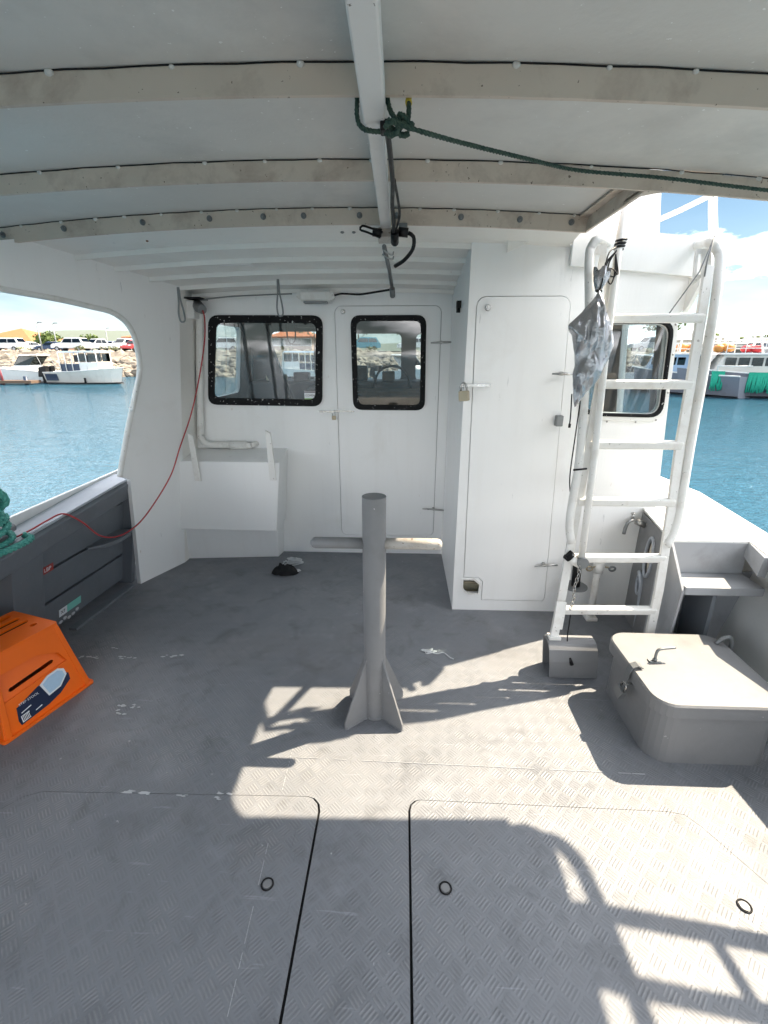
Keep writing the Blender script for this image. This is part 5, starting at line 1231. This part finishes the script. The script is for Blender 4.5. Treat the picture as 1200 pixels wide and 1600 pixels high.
# ---- cars
def car(p, heading, paint_, kind, label, group='cars parked behind the rock wall'):
    """side profile lofted across; heading 0 = side on, nose to the left"""
    S = {'suv': (4.8, 1.85, 1.8), 'ute': (5.1, 1.85, 1.75), 'hatch': (4.2, 1.75, 1.5)}[kind]; L, W_, H = S
    T = thing('parked_car', p, label, 'car', group)
    if kind == 'suv':
        low = [(-L/2, .45), (-L/2+.05, .85), (-L/2+.25, 1.0), (-L*.22, 1.12), (L/2-.05, 1.15), (L/2, .9), (L/2, .42)]; roof = [(-L*.20, 1.12), (-L*.07, H-.04), (0, H), (L*.38, H-.03), (L*.46, 1.16)]
    elif kind == 'ute':
        low = [(-L/2, .45), (-L/2+.05, .85), (-L/2+.3, 1.02), (-L*.2, 1.12), (L/2-.05, 1.12), (L/2, .9), (L/2, .45)]; roof = [(-L*.20, 1.12), (-L*.06, H-.05), (.0, H), (L*.20, H-.02), (L*.25, 1.13)]
    else:
        low = [(-L/2, .35), (-L/2+.04, .65), (-L/2+.3, .82), (-L*.2, .92), (L/2-.08, .98), (L/2, .7), (L/2, .35)]; roof = [(-L*.22, .92), (-L*.06, H-.06), (.1, H), (L*.30, H-.08), (L*.46, .98)]
    R0 = Matrix.Rotation(heading, 4, 'Z')
    def place(o): o.location = (0, 0, 0); return o
    def tr(mb): mb.v = [R0 @ v+V(p) for v in mb.v]; return mb
    def prism(prof, hw, hw2=None):
        mb = MB(); n = len(prof); h2 = hw2 or [hw]*n
        mb.add([(x, -h2[i], z) for i, (x, z) in enumerate(prof)]+[(x, h2[i], z) for i, (x, z) in enumerate(prof)], [tuple(range(n)), tuple(range(2*n-1, n-1, -1))]+[(i, (i+1)%n, n+(i+1)%n, n+i) for i in range(n)]); return mb
    tr(prism(low, W_/2)).build('body', paint_, T, bevel=.05)
    hwr = [W_/2-.03 if z < 1.2 else W_/2-.17 for x, z in roof]
    tr(prism(roof, 0, hwr)).build('cabin', paint_, T, bevel=.04)
    zb, zt = roof[0][1]+.04, H-.16
    for s_ in (-1, 1):   # side windows
        x0, x1 = roof[0][0]+.28, roof[-1][0]-.25; xm = (x0+x1)/2+.1
        for a, b in ((x0, xm-.05), (xm+.05, x1)):
            sl = .22
            f = lambda z: W_/2-.02-(.14*(z-1.15)/.6 if z > 1.15 else 0)+.012
            q = [(a, zb), (b, zb), (b-(sl if b == x1 else 0), zt), (a+(sl*1.4 if a == x0 else 0), zt)]
            tr(MB().add([(x, s_*f(z), z) for x, z in q]+[(x, s_*(f(z)-.03), z) for x, z in q], [(0,1,2,3), (7,6,5,4), (0,4,5,1), (1,5,6,2), (2,6,7,3), (3,7,4,0)])).build('window', 'far_glass', T)
    for (xa, za), (xb, zb_), nm in ((roof[0], roof[1], 'windscreen'), (roof[-1], roof[-2], 'rear_window')):
        a = V((xa, 0, za)).lerp(V((xb, 0, zb_)), .12); b = V((xa, 0, za)).lerp(V((xb, 0, zb_)), .88); dn = -.02 if xa < 0 else .02
        w0, w1 = W_/2-.14, W_/2-.24
        tr(MB().hexa([(a.x+dn, -w0, a.z+.01), (a.x+dn, w0, a.z+.01), (a.x, w0, a.z), (a.x, -w0, a.z)], [(b.x+dn, -w1, b.z+.01), (b.x+dn, w1, b.z+.01), (b.x, w1, b.z), (b.x, -w1, b.z)])).build(nm, 'far_glass', T)
    for x in (-L*.32, L*.31):
        for s_ in (-1, 1):
            tr(MB().tube([(x, s_*(W_/2-.2), .34), (x, s_*(W_/2+.01), .34)], .34, 18)).build('wheel', 'tyre', T)
            tr(MB().tube([(x, s_*(W_/2), .34), (x, s_*(W_/2+.02), .34)], .19, 12)).build('rim', 'rim', T)
    for s_ in (-1, 1):
        tr(MB().box((-L/2-.01, s_*W_*.36-.14, .72), (-L/2+.08, s_*W_*.36+.14, .86))).build('headlight', 'label_white', T)
        tr(MB().box((L/2-.06, s_*W_*.40-.08, .8), (L/2+.01, s_*W_*.40+.08, .98))).build('tail_light', 'car_red', T)
    return T
def carpx(px, D, heading, pt, kind, label): p = PX(px, 550, D); return car((p.x, p.y, QZ), heading, pt, kind, label)
carpx(14, 66.5, .05, 'car_white', 'suv', 'white wagon parked at the far left of the rock wall, beside the orange-roofed house')
carpx(41, 73, .9, 'car_silver', 'hatch', 'silver car parked between the white wagon and the dark lamp post')
carpx(82, 74, .1, 'car_blue', 'hatch', 'dark blue car half hidden behind the tall white off-roader')
carpx(114, 66.3, .0, 'car_white', 'suv', 'tall white off-roader seen side on above the moored boats on the left')
carpx(153, 69, 1.2, 'car_silver', 'ute', 'silver pickup parked right of the white off-roader, nose turned towards the water')
carpx(176, 72, 1.3, 'car_blue', 'hatch', 'small blue-grey car second from the red car')
carpx(196, 69, 1.3, 'car_white', 'suv', 'white wagon facing the water next to the red car')
carpx(214, 66, 1.4, 'car_red', 'hatch', 'red car at the right end of the row seen through the port opening')
carpx(350, 66, .1, 'car_white', 'suv', 'white wagon seen through the left part of the large cabin window')
carpx(372, 70, .3, 'car_silver', 'hatch', 'silver car seen through the large cabin window just left of its slanted pillar')
carpx(566, 66, .2, 'car_teal', 'suv', 'teal van-like wagon seen through the cabin door window')
carpx(650, 66, .1, 'car_white', 'ute', 'white pickup seen through the right pane beyond the cabin door window')
carpx(1012, 66.5, .1, 'car_silver', 'suv', 'silver wagon on the shore seen through the starboard cabin window')

# ---- house with orange roof and others
def house(x0, x1, y0, y1, h, rh, wall, roofm, label, name='house', nwin=4):
    H = thing(name, ((x0+x1)/2, (y0+y1)/2, QZ), label, 'house')
    MB().box((x0, y0, QZ-.5), (x1, y1, QZ+h)).build('wall', wall, H)
    e = .8; z = QZ+h; d = min((y1-y0), (x1-x0))/2
    MB().add([(x0-e, y0-e, z), (x1+e, y0-e, z), (x1+e, y1+e, z), (x0-e, y1+e, z), (x0+d, (y0+y1)/2, z+rh), (x1-d, (y0+y1)/2, z+rh), (x0-e, y0-e, z-.2), (x1+e, y0-e, z-.2), (x1+e, y1+e, z-.2), (x0-e, y1+e, z-.2)],
             [(0,1,5,4), (1,2,5), (2,3,4,5), (3,0,4), (0,6,7,1), (1,7,8,2), (2,8,9,3), (3,9,6,0), (9,8,7,6)]).build('roof', roofm, H)
    for i in range(nwin):
        cx_ = x0+(x1-x0)*(i+.5)/nwin
        w_ = MB().box((cx_-.9, y0-.06, QZ+1), (cx_+.9, y0-.005, QZ+2.3)).build('window', 'boat_white', H)
        MB().box((cx_-.8, y0-.09, QZ+1.1), (cx_+.8, y0-.055, QZ+2.2)).build('pane', 'far_glass', w_)
    return H
a = PX(-40, 540, 100); b = PX(62, 540, 100)
house(a.x, b.x, 98, 112, 2.0, 3.0, 'wall_brown', 'roof_orange', 'low brown house with a broad orange hipped roof behind the parked cars on the left')
a = PX(430, 540, 88); b = PX(490, 540, 88)
house(a.x, b.x, 86, 97, 2.6, 2.0, 'wall_brown', 'roof_orange', 'small brown house with orange roof seen through the large cabin window')
a = PX(205, 540, 130); b = PX(260, 540, 130)
house(a.x, b.x, 128, 140, 4.0, 1.6, 'wall_cream', 'roof_orange', 'cream house behind the red car beside the port wing plate')

# ---- lamp posts
def lamp(px, top, D, label):
    p = PX(px, 550, D); t = PX(px, top, D); T = thing('lamp_post', (p.x, D, QZ), label, 'lamp post', 'lamp posts along the car park')
    MB().tube([(p.x, D, QZ), (p.x, D, t.z)], [.11, .06], 8).build('pole', 'lamp_pole', T)
    MB().tube([(p.x, D, t.z-.05), (p.x+.5, D-.1, t.z+.1)], .04, 6).build('arm', 'lamp_pole', T)
    MB().box((p.x+.3, D-.25, t.z+.05), (p.x+.95, D+.05, t.z+.17)).build('lamp_head', 'boat_slate', T, bevel=.03)
lamp(67, 505, 72, 'dark lamp post between the orange-roofed house and the white off-roader')
lamp(91, 506, 76, 'pale lamp post just left of the white off-roader')
lamp(171, 514, 80, 'lamp post above the small cars at the right of the port opening')

# ---- bushes and trees
def foliage(c, rx_, ry_, rz_, n, size, seed):
    random.seed(seed); mb = MB()
    for _ in range(n):
        d = V((random.gauss(0, 1), random.gauss(0, 1), random.gauss(0, 1))).normalized(); k = random.uniform(.45, 1)*(1+.35*noise.noise(d*1.8+V((seed, 0, 0))))
        p = V(c)+V((d.x*rx_*k, d.y*ry_*k, abs(d.z)*rz_*k if d.z < -.3 else d.z*rz_*k))
        s_ = size*random.uniform(.5, 1.3); u = V((random.gauss(0, 1), random.gauss(0, 1), random.gauss(0, 1))).normalized(); v = u.cross(V((random.gauss(0, 1), random.gauss(0, 1), 1))).normalized()
        mb.add([p-u*s_-v*s_*.4, p+u*s_-v*s_*.4, p+u*s_*.6+v*s_*.7, p-u*s_*.5+v*s_*.7], [(0,1,2,3)])
    return mb
def tree(px, D, w_, h, label, name='bush', seed=1, trunk=.6):
    p = PX(px, 550, D); T = thing(name, (p.x, D, QZ), label, name)
    mb = MB(); mb.tube([(p.x, D, QZ-.2), (p.x+.1, D, QZ+h*.35), (p.x, D, QZ+h*.6)], [.16, .12, .06], 7)
    for k in range(3): a = k*2.1+seed; mb.tube([(p.x+.05, D, QZ+h*.3), (p.x+math.cos(a)*w_*.3, D+math.sin(a)*w_*.3, QZ+h*.7)], [.07, .03], 5)
    mb.build('trunk', 'timber', T)
    foliage((p.x, D, QZ+trunk+(h-trunk)*.5), w_/2, w_/2, (h-trunk)*.55, 650, .22, seed).build('crown', 'leaf', T)
tree(81, 84, 4.4, 3.2, 'leafy green bush between the two lamp posts on the left', seed=2)
tree(143, 86, 3.6, 2.8, 'green bush right of the white off-roader roof', seed=3)
tree(72, 78, 2.2, 2.4, 'darker shrub in front of the brown house wall', seed=4)
tree(412, 78, 6, 6, 'green tree seen through the large cabin window above the orange roof', 'tree', 5, 1.5)
tree(455, 100, 9, 7.5, 'broad green tree near the right edge of the large cabin window', 'tree', 6, 1.5)
tree(492, 80, 6, 5.5, 'green tree seen through the narrow left pane beyond the cabin door window', 'tree', 7, 1.5)
tree(560, 84, 7, 5.5, 'bushy tree behind the teal wagon beyond the cabin door window', 'tree', 8, 1.5)
tree(640, 82, 6, 5, 'bushy tree behind the white pickup beyond the cabin door window', 'tree', 9, 1.5)
tree(1030, 82, 6, 6, 'tree on the shore seen through the starboard cabin window', 'tree', 10, 1.5)
# scrub along the top of the rocks
mb = MB()
for i in range(26):
    x = -110+i*5.9+random.uniform(-2, 2); f = foliage((x, 64+random.uniform(-.6, .8), QZ+.2), random.uniform(.6, 1.8), .7, .5, 60, .14, i+50); mb.add(f.v, f.f)
tag(mb.build('scrub', 'scrub', recentre=False), kind='stuff')

# ---- boats
def hullmesh(L, B, zb, fb, fs_, n=12, rake=.9, flare=.75, tw=.8):
    """stern at x=+L/2, bow at x=-L/2 (pointing left). zb keel depth, fb freeboard at stern, fs_ at bow"""
    mb = MB(); vs = []; fc = []
    for i in range(n+1):
        t = i/n; x = L/2-L*t
        w_ = B/2*(tw+(1-tw)*min(1, t*2.2))*(1 if t < .55 else math.sqrt(max(.0, 1-((t-.55)/.45)**2.1)))
        w_ = max(w_, .02); h = fb+(fs_-fb)*t**1.8; kx = rake*t**3
        vs += [(x-.0, -w_, h), (x+kx*.4, -w_*flare, 0.05), (x+kx, 0, -zb*(1-t**4)), (x+kx*.4, w_*flare, 0.05), (x, w_, h)]
    for i in range(n):
        for j in range(4): fc.append((i*5+j, i*5+j+1, i*5+j+6, i*5+j+5))
        fc.append((i*5+4, i*5, i*5+5, i*5+9))
    fc.append((0, 1, 2, 3, 4)); 
    return mb.add(vs, fc)
def boat(px, D, L, B, heading, label, kind, hullm='boat_white', cabm='boat_white', group=None, scale=1):
    p = PX(px, 600, D); T = thing('moored_boat', (p.x, D, WZ), label, 'boat', group); P0 = V((p.x, D, WZ)); R0 = Matrix.Rotation(heading, 4, 'Z')
    def B_(mb, name, mat, parent=T, **k): mb.v = [R0 @ v+P0 for v in mb.v]; return mb.build(name, mat, parent, **k)
    fb = {'cruiser': .95, 'work': .95, 'trawler': 1.25, 'big': 1.5}[kind]; bw = fb+.45
    B_(hullmesh(L, B, .35, fb, bw), 'hull', hullm)
    s2 = hullmesh(L*.995, B*.99, .36, .12, .14); B_(s2, 'waterline_band', 'antifoul')
    rl = [(L/2-L*t, fb+(bw-fb)*t**1.8+.03) for t in (0, .2, .4, .6, .8, .95)]
    for s_ in (-1, 1): B_(MB().tube([(x, s_*B/2*(.8+.2*min(1, (i/5)*2.2))*(1 if x > -L*.05 else max(.12, math.sqrt(max(0, 1-(((L/2-x)/L-.55)/.45)**2.1)))), z) for i, (x, z) in enumerate(rl)], .05, 6), 'gunwale', 'trim_white')
    def win_band(x0, x1, z0, z1, y, n, parent, g=.12, mat='far_glass'):
        for i in range(n):
            a = x0+(x1-x0)*i/n+g/2; b = x0+(x1-x0)*(i+1)/n-g/2
            for s_ in (-1, 1): B_(MB().box((a, s_*y-.02, z0), (b, s_*y+.02, z1)), 'window', mat, parent)
    if kind == 'cruiser':
        c = MB().hexa([(-L*.30, -B*.36, fb+.1), (L*.12, -B*.40, fb), (L*.12, B*.40, fb), (-L*.30, B*.36, fb+.1)], [(-L*.12, -B*.30, fb+.62), (L*.10, -B*.36, fb+.62), (L*.10, B*.36, fb+.62), (-L*.12, B*.30, fb+.62)])
        cb = B_(c, 'cabin', cabm, bevel=.06)
        # windscreen frame with clears
        for s_ in (-1, 1):
            B_(MB().tube([(-L*.13, s_*B*.30, fb+.6), (-L*.02, s_*B*.32, fb+1.45), (L*.22, s_*B*.36, fb+1.5), (L*.30, s_*B*.38, fb)], .035, 6), 'frame_tube', 'galvanised')
            B_(MB().add([(-L*.12, s_*B*.31, fb+.62), (L*.10, s_*B*.36, fb+.62), (L*.21, s_*B*.36, fb+1.42), (-L*.02, s_*B*.32, fb+1.40)], [(0,1,2,3)]), 'clear_panel', 'far_glass')
        B_(MB().add([(-L*.12, -B*.30, fb+.62), (-L*.12, B*.30, fb+.62), (-L*.02, B*.32, fb+1.42), (-L*.02, -B*.32, fb+1.42)], [(0,1,2,3)]), 'windscreen', 'far_glass')
        B_(MB().hexa([(-L*.03, -B*.34, fb+1.45), (L*.24, -B*.38, fb+1.5), (L*.24, B*.38, fb+1.5), (-L*.03, B*.34, fb+1.45)], [(-L*.02, -B*.30, fb+1.55), (L*.22, -B*.34, fb+1.58), (L*.22, B*.34, fb+1.58), (-L*.02, B*.30, fb+1.55)]), 'hard_top', cabm)
        for k in range(6): B_(MB().tube([(-L*.42+k*L*.05, -B*.22-k*.04, fb+.35), (-L*.42+k*L*.05, -B*.22-k*.04, fb+.85)], .02, 5), 'stanchion', 'galvanised')
        B_(MB().tube([(-L*.42, -B*.22, fb+.85), (-L*.17, -B*.22-.2, fb+.85)], .022, 5), 'bow_rail', 'galvanised')
    if kind in ('work',):
        cb = B_(MB().box((-L*.28, -B*.36, fb), (-L*.02, B*.36, fb+.9)), 'cabin', cabm, bevel=.06)
        B_(MB().hexa([(-L*.26, -B*.38, fb+1.75), (L*.26, -B*.38, fb+1.72), (L*.26, B*.38, fb+1.72), (-L*.26, B*.38, fb+1.75)], [(-L*.23, -B*.34, fb+1.86), (L*.24, -B*.34, fb+1.84), (L*.24, B*.34, fb+1.84), (-L*.23, B*.34, fb+1.86)]), 'hard_top', 'boat_blue')
        for x in (-.26, -.12, -.02, .08, .17, .25):
            for s_ in (-1, 1): B_(MB().tube([(x*L, s_*B*.36, fb), (x*L, s_*B*.36, fb+1.74)], .04, 6), 'post', cabm)
        win_band(-L*.26, -L*.02, fb+.95, fb+1.65, B*.355, 2, cb)
        B_(MB().box((-L*.02, -B*.33, fb+.05), (L*.25, B*.33, fb+.75)), 'cockpit_bulkhead', 'boat_navy')
        for x in (.03, .12, .2): B_(MB().box((x*L-.2, -B*.30, fb+.9), (x*L+.2, -B*.26, fb+1.5)), 'hung_gear', 'mesh_dark')
        for s_ in (-1, 1):
            B_(MB().hexa([(L*.30, s_*(B*.40-.05), .30), (L*.47, s_*(B*.38-.05), .30), (L*.47, s_*(B*.36+.05), .30), (L*.30, s_*(B*.38+.05), .30)], [(L*.30, s_*(B*.44+.02), .86), (L*.47, s_*(B*.42+.02), .86), (L*.47, s_*(B*.40), .86), (L*.30, s_*(B*.42), .86)]), 'dark_panel', 'boat_navy')
            B_(MB().tube([(-L*.1, s_*(B*.52), .55), (-L*.1, s_*(B*.52), .1)], .09, 8), 'fender', 'black_plastic')
    if kind in ('cruiser', 'work'):
        OM = None
        for s_ in (-.35, .35):
            o = B_(MB().hexa([(L/2+.1, s_-.26, .65), (L/2+.95, s_-.26, .55), (L/2+.95, s_+.26, .55), (L/2+.1, s_+.26, .65)], [(L/2+.05, s_-.22, 1.55), (L/2+.8, s_-.22, 1.4), (L/2+.8, s_+.22, 1.4), (L/2+.05, s_+.22, 1.55)]), 'outboard_motor', 'black_plastic', bevel=.08)
            B_(MB().box((L/2+.25, s_-.12, -.3), (L/2+.62, s_+.12, .75)), 'motor_leg', 'black_plastic')
    if kind in ('trawler', 'big'):
        ch = 1.25 if kind == 'trawler' else 1.9
        cb = B_(MB().hexa([(-L*.30, -B*.38, fb+.15), (L*.10, -B*.40, fb), (L*.10, B*.40, fb), (-L*.30, B*.38, fb+.15)], [(-L*.24, -B*.34, fb+ch), (L*.08, -B*.36, fb+ch), (L*.08, B*.36, fb+ch), (-L*.24, B*.34, fb+ch)]), 'cabin', cabm, bevel=.05)
        win_band(-L*.24, L*.07, fb+ch*.48, fb+ch*.86, B*.375, 4, cb)
        B_(MB().box((L*.099, -B*.12, fb+.1), (L*.112, B*.14, fb+ch-.1)), 'door', 'boat_navy')
        for y in (-B*.28, B*.24): B_(MB().box((L*.096, y-.3, fb+ch*.45), (L*.110, y+.3, fb+ch*.88)), 'window', 'far_glass', cb)
        B_(MB().hexa([(-L*.27, -B*.39, fb+ch), (L*.22, -B*.41, fb+ch), (L*.22, B*.41, fb+ch), (-L*.27, B*.39, fb+ch)], [(-L*.26, -B*.38, fb+ch+.09), (L*.21, -B*.40, fb+ch+.09), (L*.21, B*.40, fb+ch+.09), (-L*.26, B*.38, fb+ch+.09)]), 'roof', 'boat_white')
        for x, y in ((.21, .39), (.21, -.39)): B_(MB().tube([(x*L, y*B, fb), (x*L, y*B, fb+ch)], .04, 6), 'roof_post', 'boat_white')
        for z in (.35, .7):
            B_(MB().tube([(-L*.24, -B*.37, fb+ch+z), (L*.20, -B*.39, fb+ch+z), (L*.20, B*.39, fb+ch+z), (-L*.24, B*.37, fb+ch+z)], .025, 5), 'roof_rail', 'boat_white')
        for k in range(5):
            for s_ in (-1, 1): B_(MB().tube([(-L*.24+k*L*.11, s_*B*.38, fb+ch), (-L*.24+k*L*.11, s_*B*.38, fb+ch+.7)], .025, 5), 'stanchion', 'boat_white')
        B_(MB().tube([(-L*.02, -B*.3, fb+ch), (-L*.06, -B*.12, fb+ch+1.7)], .06, 6).tube([(-L*.02, B*.3, fb+ch), (-L*.06, B*.12, fb+ch+1.7)], .06, 6).tube([(-L*.06, -B*.12, fb+ch+1.7), (-L*.06, B*.12, fb+ch+1.7)], .06, 6), 'mast_frame', 'boat_white')
        B_(MB().tube([(L*.34, -B*.44, fb), (L*.34, -B*.44, fb+.6), (L*.48, -B*.42, fb+.6), (L*.48, B*.42, fb+.6), (L*.34, B*.44, fb+.6), (L*.34, B*.44, fb)], .04, 6), 'stern_rail', 'boat_white')
    return T, (lambda v: R0 @ V(v)+P0)
boat(52, 44, 6.6, 2.4, .06, 'white sports cruiser with clear windscreen covers, leftmost boat across the water', 'cruiser')
boat(140, 42.5, 7.2, 2.5, math.pi-.10, 'white work boat with blue-grey hard top and twin black outboards on the left', 'work', 'boat_cream')
PT = thing('pontoon', (-34, 40.5, WZ), 'low timber pontoon with dark piles beside the white sports cruiser', 'pontoon')
a = PX(-60, 600, 40.8); b = PX(60, 600, 40.8)
MB().box((a.x, 40.0, WZ+.12), (b.x, 41.2, WZ+.36)).build('walkway', 'timber', PT)
for px in (2, 42): 
    q = PX(px, 600, 40.6); MB().tube([(q.x, 40.6, -2.5), (q.x, 40.6, WZ+(1.9 if px < 10 else .7))], .17, 10).build('pile', 'boat_navy', PT)
q = PX(8, 600, 40.3); MB().tube([(q.x-.1, 40.3, WZ), (q.x-.25, 40.3, WZ+1.7)], .10, 8).build('fender', 'boat_maroon', PT)
# right-hand side: boats on moorings and at the marina
T, f = boat(1178, 30.5, 8.6, 3.0, -.35, 'grey fishing boat on the right, buoys on its roof and nets over its rail', 'trawler', 'boat_slate', 'boat_cream')
def draped(f, x0, x1, y, z0, z1, n, seed, label):
    random.seed(seed); N = thing('hanging_net', tuple(f(((x0+x1)/2, y, z0))), label, 'net', 'green nets hung over the rail'); mb = MB()
    for i in range(n):
        x = x0+(x1-x0)*i/(n-1)
        mb.tube([f((x+random.uniform(-.03, .03), y+.15, z1-.05)), f((x, y-.04, z1+.03)), f((x+random.uniform(-.05, .05), y-.08, (z0+z1)/2)), f((x+random.uniform(-.05, .05), y-.06, z0+random.uniform(0, .25)))], .045, 5)
    mb.build('net_strands', 'net_green', N)
draped(f, -.75, 1.3, -1.54, .30, 1.46, 44, 4, 'large green net bundle hung over the rail of the grey fishing boat')
draped(f, -2.6, -2.0, -1.40, .35, 1.50, 14, 5, 'smaller green net bundle near the bow of the grey fishing boat')
def buoys(f, pts, mat, label, r=.3):
    for i, p in enumerate(pts):
        T_ = MB().sphere(f(p), r, 12, 8, (1.1, 1.0, .8)).build('buoy', mat); tag(T_, ['leftmost ', 'rightmost ', 'rear '][i]+label, 'buoy', 'buoys on boat roofs')
buoys(f, [(-2.35, -.5, 2.85), (-1.85, -.6, 2.88), (-1.95, 0, 2.95)], 'buoy_orange', 'orange buoy on the roof of the grey fishing boat', .30)
buoys(f, [(-.95, -.5, 2.82), (-.45, -.6, 2.80), (-.6, 0, 2.85)], 'buoy_red', 'red buoy on the roof of the grey fishing boat right of the orange ones', .28)
T, g = boat(1068, 33, 8.0, 2.8, -1.1, 'pale blue boat with blue tarp seen between the right ladder rail and the cabin', 'trawler', 'boat_slate', 'boat_blue')
buoys(g, [(-.4, -.3, 2.95), (.2, .1, 2.95)], 'buoy_orange', 'orange buoy on the roof of the pale blue boat behind the ladder', .35)
boat(1222, 41, 11, 3.6, -.25, 'large slate grey fishing boat with maroon panels behind the green net boat', 'big', 'boat_slate', 'boat_slate')
boat(1128, 46, 10, 3.4, .3, 'slate fishing vessel close behind the orange buoys', 'big', 'boat_slate', 'boat_cream')
boat(1196, 52, 11, 3.6, -.4, 'white and slate fishing vessel behind the large slate boat at the right', 'big', 'boat_slate', 'boat_white')
boat(1150, 60, 10, 3.4, .5, 'grey trawler moored beyond the fishing boat with red buoys', 'big', 'boat_slate', 'boat_cream')
boat(1128, 74, 11, 3.6, .2, 'white trawler moored beyond the orange buoys', 'big', 'boat_white', 'boat_white')
boat(1195, 88, 12, 3.8, -.2, 'white fishing vessel far off near the right image edge', 'big', 'boat_white', 'boat_white')
boat(1100, 95, 12, 3.8, .3, 'distant white vessel just right of the ladder rail', 'big', 'boat_cream', 'boat_white')
boat(470, 47, 6.0, 2.3, .3, 'small white boat moored below the rocks seen through the large cabin window', 'work', 'boat_white', 'boat_white')
boat(640, 44, 6.4, 2.3, 2.6, 'white boat beyond the cabin door window at the foot of the rocks', 'cruiser')
boat(1020, 40, 6.4, 2.3, 1.8, 'white boat seen through the starboard cabin window', 'cruiser')
# marina buildings, masts and palms at the far right
for i, (px, D, wpx, h, rm) in enumerate(((1092, 175, 34, 4.5, 'roof_grey'), (1135, 190, 44, 5.5, 'roof_grey'), (1188, 180, 50, 5.0, 'boat_white'), (1240, 200, 60, 6, 'roof_grey'))):
    a = PX(px-wpx/2, 540, D); b = PX(px+wpx/2, 540, D)
    house(a.x, b.x, D, D+14, h, 2.2, 'wall_cream', rm, ['low pale shed at the left of the distant marina buildings', 'pale building with a long sloping grey roof in the distant marina', 'white-roofed marina building near the right image edge', 'grey-roofed marina building past the right image edge'][i], 'marina_building', 6)
def palm(px, D, h, label):
    p = PX(px, 540, D); h *= .62; T = thing('palm_tree', (p.x, D, QZ), label, 'palm', 'palms in the distant marina')
    MB().tube([(p.x, D, QZ), (p.x+.3, D, QZ+h*.6), (p.x+.2, D, QZ+h)], [.3, .2, .18], 7).build('trunk', 'timber', T)
    mb = MB()
    for k in range(13):
        a = k*2*math.pi/13; L = 1.7; pts = []
        for t in (0, .35, .7, 1): pts.append(V((p.x+.2+math.cos(a)*L*t, D+math.sin(a)*L*t, QZ+h+.6*math.sin(t*2.4)-1.1*t*t)))
        s_ = V((-math.sin(a), math.cos(a), 0))*.28
        for u, v in zip(pts, pts[1:]): mb.add([u-s_, u+s_, v+s_*.8, v-s_*.8], [(0,1,2,3)])
    mb.build('crown', 'leaf', T)
for px, D, h, q in ((1112, 165, 9.5, 'leftmost palm, above the distant low pale marina shed'), (1176, 170, 9, 'tall palm above the left end of the white-roofed marina building'), (1194, 160, 8.6, 'rightmost palm above the white-roofed marina building'), (1156, 172, 8, 'shortest palm, just right of the long sloping grey marina roof')): palm(px, D, h, q)
for i, (px, D, top, bm) in enumerate(((1120, 98, 500, 1), (1141, 118, 506, 1), (1160, 90, 505, 1), (1172, 110, 498, 1), (1186, 100, 508, 1), (1104, 120, 504, 1), (1096, 105, 508, 0))):
    a = PX(px, 545, D); t = PX(px, top, D); T = thing('yacht', (a.x, D, WZ), ['yacht mast above the orange buoys', 'yacht mast right of the red buoys', 'yacht mast left of centre of the marina', 'tallest yacht mast in the distant marina', 'yacht mast near the right image edge', 'yacht mast close to the ladder hand rail', 'yacht mast directly behind the ladder hand rail'][i]+' with its white hull below', 'yacht', 'yachts in the distant marina')
    mb = hullmesh(9, 2.8, .4, .9, 1.2); mb.v = [v+V((a.x, D, WZ)) for v in mb.v]; mb.build('hull', 'boat_white', T)
    MB().tube([(a.x, D, WZ+.9), (a.x, D, t.z)], .07, 6).build('mast', 'boat_white', T)
    MB().tube([(a.x, D, WZ+2.2), (a.x+3.2, D, WZ+2.2)], .09, 6).build('boom', 'boat_navy', T)
